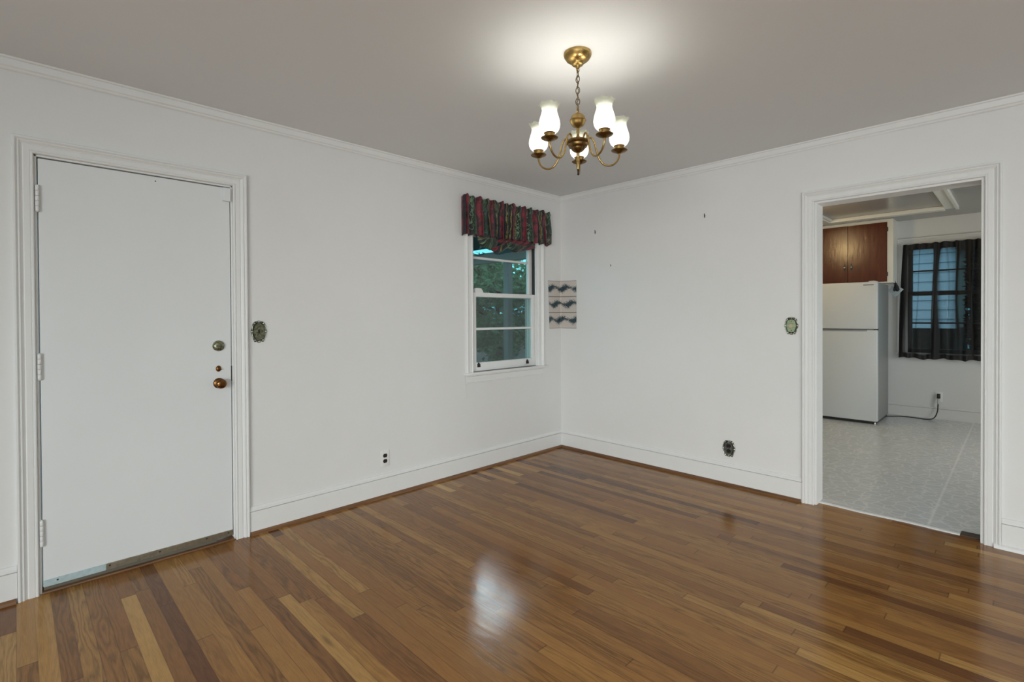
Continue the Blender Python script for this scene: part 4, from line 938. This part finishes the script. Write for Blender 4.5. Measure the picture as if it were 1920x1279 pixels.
# square board and black strap hanging beside the cabinet
bm = B(); S = 0.092
Mh = Matrix.Translation((KX - 0.10, -2.092, 1.615)) @ Matrix.Rotation(math.radians(-22), 4, 'Z')
add_prism(bm, [(0, -S), (S, 0), (0, S * 0.75), (-S, 0)], 0.008, Mh @ Matrix(((0, 0, -1, 0), (-1, 0, 0, 0), (0, 1, 0, 0), (0, 0, 0, 1))))
hb = obj('hanging_board', bm, plain('pale_blue_white_board', (0.66, 0.76, 0.82), 0.2), base=(KX - 0.10, -2.092, 1.53)); tag(hb, 'pale blue-white square board hanging corner-down between refrigerator and kitchen window', 'board')
bm = B(); xh = KX - 0.150
add_tube(bm, [(xh, -2.080, 1.755), (xh - 0.004, -2.086, 1.72), (xh - 0.006, -2.100, 1.68), (xh - 0.008, -2.112, 1.65), (xh - 0.006, -2.118, 1.615), (xh - 0.006, -2.112, 1.592)], [0.013, 0.013, 0.012, 0.019, 0.022, 0.012], 10, flat=0.6)
add_tube(bm, [(xh - 0.004, -2.098, 1.685), (xh - 0.008, -2.092, 1.64), (xh - 0.008, -2.086, 1.605), (xh - 0.006, -2.088, 1.592)], [0.010, 0.013, 0.012, 0.006], 10, flat=0.6)
hs_ = obj('hanging_strap', bm, plain('black_cloth', (0.012, 0.012, 0.014), 0.7), base=(xh, -2.09, 1.59)); tag(hs_, 'black folded strap hanging from the cabinet corner in front of the pale board', 'strap')
bm = B(); add_lathe(bm, [(0.0, 0.012), (0.006, 0.010), (0.008, 0.004), (0.008, 0.0)], (xh - 0.012, -2.070, 1.655), (-1, 0, 0), 12); add_tube(bm, [(xh - 0.005, -2.072, 1.66), (xh - 0.003, -2.078, 1.70), (xh - 0.002, -2.08, 1.74)], 0.0015, 6); obj('clasp', bm, M_STEEL, hs_, smooth=50)

# kitchen ceiling lamp, above the doorway's line of sight
kl = thing('ceiling_lamp', 'round warm ceiling lamp in the kitchen hidden behind the doorway jamb', 'ceiling lamp', (2.35, -1.27, H + 0.02))
bm = B(); add_lathe(bm, [(0.13, H + 0.0199), (0.135, H + 0.005), (0.12, H - 0.002)], (2.35, -1.27, 0), seg=36); obj('lamp_base', bm, M_BRASS, kl, smooth=40)
def kl_mat():
    t = NT('lit_amber_glass'); return t.done(t.n('BsdfPrincipled', None, Base_Color=(0.9, 0.85, 0.7), Roughness=0.3, Emission_Color=(1.0, 0.78, 0.42), Emission_Strength=9.0))
bm = B(); add_lathe(bm, [(0.12, H + 0.0), (0.115, H - 0.03), (0.09, H - 0.06), (0.05, H - 0.078), (0.0, H - 0.083)], (2.35, -1.27, 0), seg=36); obj('lamp_bowl', bm, kl_mat(), kl, smooth=50)
l = bpy.data.lights.new('bulb_light', 'POINT'); l.energy = 14; l.color = (1.0, 0.72, 0.33); l.shadow_soft_size = 0.09
o = bpy.data.objects.new('bulb_light', l); COL.objects.link(o); o.parent = kl; o.location = (0, 0, -0.19)

# ------------------------------------------------------------------ outdoors
def ground_mat():
    t = NT('lawn'); c = t.coords(); f = t.noise(c, 3, 5, 0.6); return t.done(t.n('BsdfPrincipled', None, Base_Color=t.ramp(f, [(0.3, (0.01, 0.016, 0.012)), (0.7, (0.02, 0.03, 0.022))]), Roughness=0.9))
bm = B(); add_box(bm, (-30, TH + 0.001, -0.72), (30, 45, -0.6)); add_box(bm, (KX + 0.101, -30, -0.72), (30, TH, -0.6))
struct('ground', bm, ground_mat(), 'shaded lawn outside')
M_SOFFIT = paint('porch_paint', (0.17, 0.205, 0.20), 0.7, 0.05, 2)
bm = B(); add_box(bm, (-6, TH, 2.36), (0.9, 0.85, 2.44)); struct('trim_added_eave', bm, M_SOFFIT, 'unseen eave added above the dining window to block sky reflections')  # unseen eave put in to cut steep sky reflections off the floor
pc_ = thing('porch_roof', 'painted porch roof with beam and posts outside the dining window', 'porch', (1.6, 3.2, -0.6))
bm = B(); add_box(bm, (1.05, 0.4, 2.535), (2.25, 7.0, 2.63)); obj('roof', bm, M_SOFFIT, pc_)
bm = B(); add_box(bm, (1.97, 0.4, 2.23), (2.07, 7.0, 2.405), 0.005); obj('beam', bm, M_SOFFIT, pc_)
for y in (2.83, 1.45, 5.9):
    bm = B(); add_box(bm, (1.965, y - 0.055, -0.6), (2.075, y + 0.055, 2.235), 0.005); obj('post', bm, M_SOFFIT, pc_)
    bm = B(); add_box(bm, (1.98, y - 0.05, 2.40), (2.06, y + 0.05, 2.54)); obj('post_block', bm, M_SOFFIT, pc_)
bm = B(); add_box(bm, (2.3, 1.15, -0.6), (2.4, 1.60, 2.58)); add_box(bm, (1.96, 1.1, -0.6), (2.06, 6.9, 0.35)); obj('half_wall', bm, paint('porch_wall_paint', (0.045, 0.06, 0.065), 0.7, 0.05, 2), pc_)

def leaf_mat(name, c1, c2, spec=0.4):
    t = NT(name); f = t.n('TexWhiteNoise', {'noise_dimensions': '3D'}, Vector=t.n('VectorMath', {'operation': 'FLOOR'}, i0=t.n('VectorMath', {'operation': 'SCALE'}, i0=t.coords(), Scale=5.0).outputs[0]).outputs[0]).outputs['Value']
    cc = t.mix(f, c1, c2)
    d = t.n('BsdfPrincipled', None, Base_Color=cc, Roughness=0.5, Specular_IOR_Level=spec); tl = t.n('BsdfTranslucent', None, Color=cc)
    return t.done(t.n('MixShader', None, i0=0.35, i1=d.outputs[0], i2=tl.outputs[0]))
M_LEAF = leaf_mat('green_leaves', (0.04, 0.11, 0.055), (0.13, 0.30, 0.15)); M_EVER = leaf_mat('evergreen_leaves', (0.006, 0.008, 0.007), (0.014, 0.018, 0.015), 0.03)
M_BARK = plain('bark', (0.035, 0.028, 0.02), 0.9, 0.2, 0, 15, 0.3)
def tree(name, label, cat, base, height, crown_r, n, leaf, mat, seed, group=None, zsq=1.0, low=0.35):
    rr = random.Random(seed); t = thing(name, label, cat, base, group)
    bx, by, bz = base
    bm = B(); add_tube(bm, [(bx, by, bz), (bx + 0.05, by, bz + height * 0.3), (bx - 0.04, by + 0.05, bz + height * 0.7)], [0.13, 0.10, 0.05], 10)
    for k in range(5):
        a = k * 1.3; add_tube(bm, [(bx, by, bz + height * (0.25 + 0.08 * k)), (bx + crown_r * 0.5 * math.cos(a), by + crown_r * 0.5 * math.sin(a), bz + height * (0.42 + 0.08 * k))], [0.045, 0.015], 7)
    obj('trunk', bm, M_BARK, t)
    bm = B(); cz_ = bz + height * (low + (1 - low) / 2); hz = height * (1 - low) / 2 * zsq
    cl = [(rr.uniform(-0.72, 0.72), rr.uniform(-0.72, 0.72), rr.uniform(-0.75, 0.75), rr.uniform(0.22, 0.42)) for _ in range(34)]
    for _ in range(n):
        c0 = rr.choice(cl); d = Vector((rr.gauss(0, 1), rr.gauss(0, 1), rr.gauss(0, 1))).normalized() * c0[3] * rr.uniform(0.6, 1.0)
        p = Vector((bx + (c0[0] + d.x) * crown_r, by + (c0[1] + d.y) * crown_r, cz_ + (c0[2] + d.z) * hz))
        x = Vector((rr.gauss(0, 1), rr.gauss(0, 1), rr.gauss(0, 0.6))).normalized(); y = x.cross(Vector((rr.gauss(0, 1), rr.gauss(0, 1), rr.gauss(0, 1)))).normalized(); s = leaf * rr.uniform(0.6, 1.3)
        bm.faces.new([bm.verts.new(p + x * a * s + y * b * s + x.cross(y) * c * s) for a, b, c in ((-1, 0, 0), (-0.1, 0.45, 0.15), (1, 0, 0), (-0.1, -0.45, 0.15))])
    obj('foliage', bm, mat, t, recalc=False)
for k, (x, y, h_, r_, n_) in enumerate(((8.4, 9.9, 4.05, 2.2, 7500), (14.4, 10.5, 4.5, 2.4, 4600), (6.2, 16.2, 4.4, 2.6, 4600))):
    tree('leafy_tree', ['leafy green tree seen through the upper sash of the dining window', 'leafy tree farthest right beyond the porch', 'leafy tree farthest left beyond the porch'][k], 'tree', (x, y, -0.6), h_, r_, n_, 0.13, M_LEAF, 20 + k, 'trees behind the house', low=0.12)
# neighbour's house seen through the kitchen curtain
def siding():
    t = NT('blue_white_lap_siding'); s = t.n('SeparateXYZ', None, Vector=t.coords())
    f = t.math('FRACT', t.math('DIVIDE', s.outputs[2], 0.18))
    cc = t.mix(t.noise(t.coords(), 4, 3), (0.60, 0.70, 0.86), (0.68, 0.78, 0.92))
    return t.done(t.n('BsdfPrincipled', None, Base_Color=cc, Roughness=0.6))
nb = thing('neighbour_house', 'pale blue-white sided house seen through the black kitchen curtain', 'house', (9.0, -0.4, -0.6))
bm = B()
for k in range(14):
    z0 = 1.05 + k * 0.17
    add_prism(bm, [(0, z0), (0.03, z0), (0.008, z0 + 0.17), (0, z0 + 0.17)], 3.2, Matrix(((-1, 0, 0, 8.0), (0, 0, 1, -2.395), (0, 1, 0, 0), (0, 0, 0, 1))))
obj('siding', bm, siding(), nb)
bm = B(); add_box(bm, (8.0, -2.39, 1.05), (11, 0.8, 3.43)); obj('wall', bm, M_SOFFIT, nb)
bm = B(); add_box(bm, (7.98, -2.39, -0.6), (11, 0.8, 1.05)); obj('foundation', bm, paint('dark_brick', (0.012, 0.012, 0.012), 0.9, 0.1, 3, 0.02, 0.1), nb)
bm = B(); add_box(bm, (7.6, -2.7, 3.43), (11.4, 1.1, 3.55)); obj('roof', bm, M_BARK, nb)
for k, (x, y, h_, r_) in enumerate(((7.2, -2.78, 3.9, 0.20), (6.4, -3.45, 3.6, 0.24))):
    tree('evergreen_shrub', ['tall dark evergreen shrub beside the neighbouring house', 'dark evergreen shrub farther right beyond the kitchen window'][k], 'shrub', (x, y, -0.6), h_, r_, 6000, 0.07, M_EVER, 50 + k, None, low=0.05)
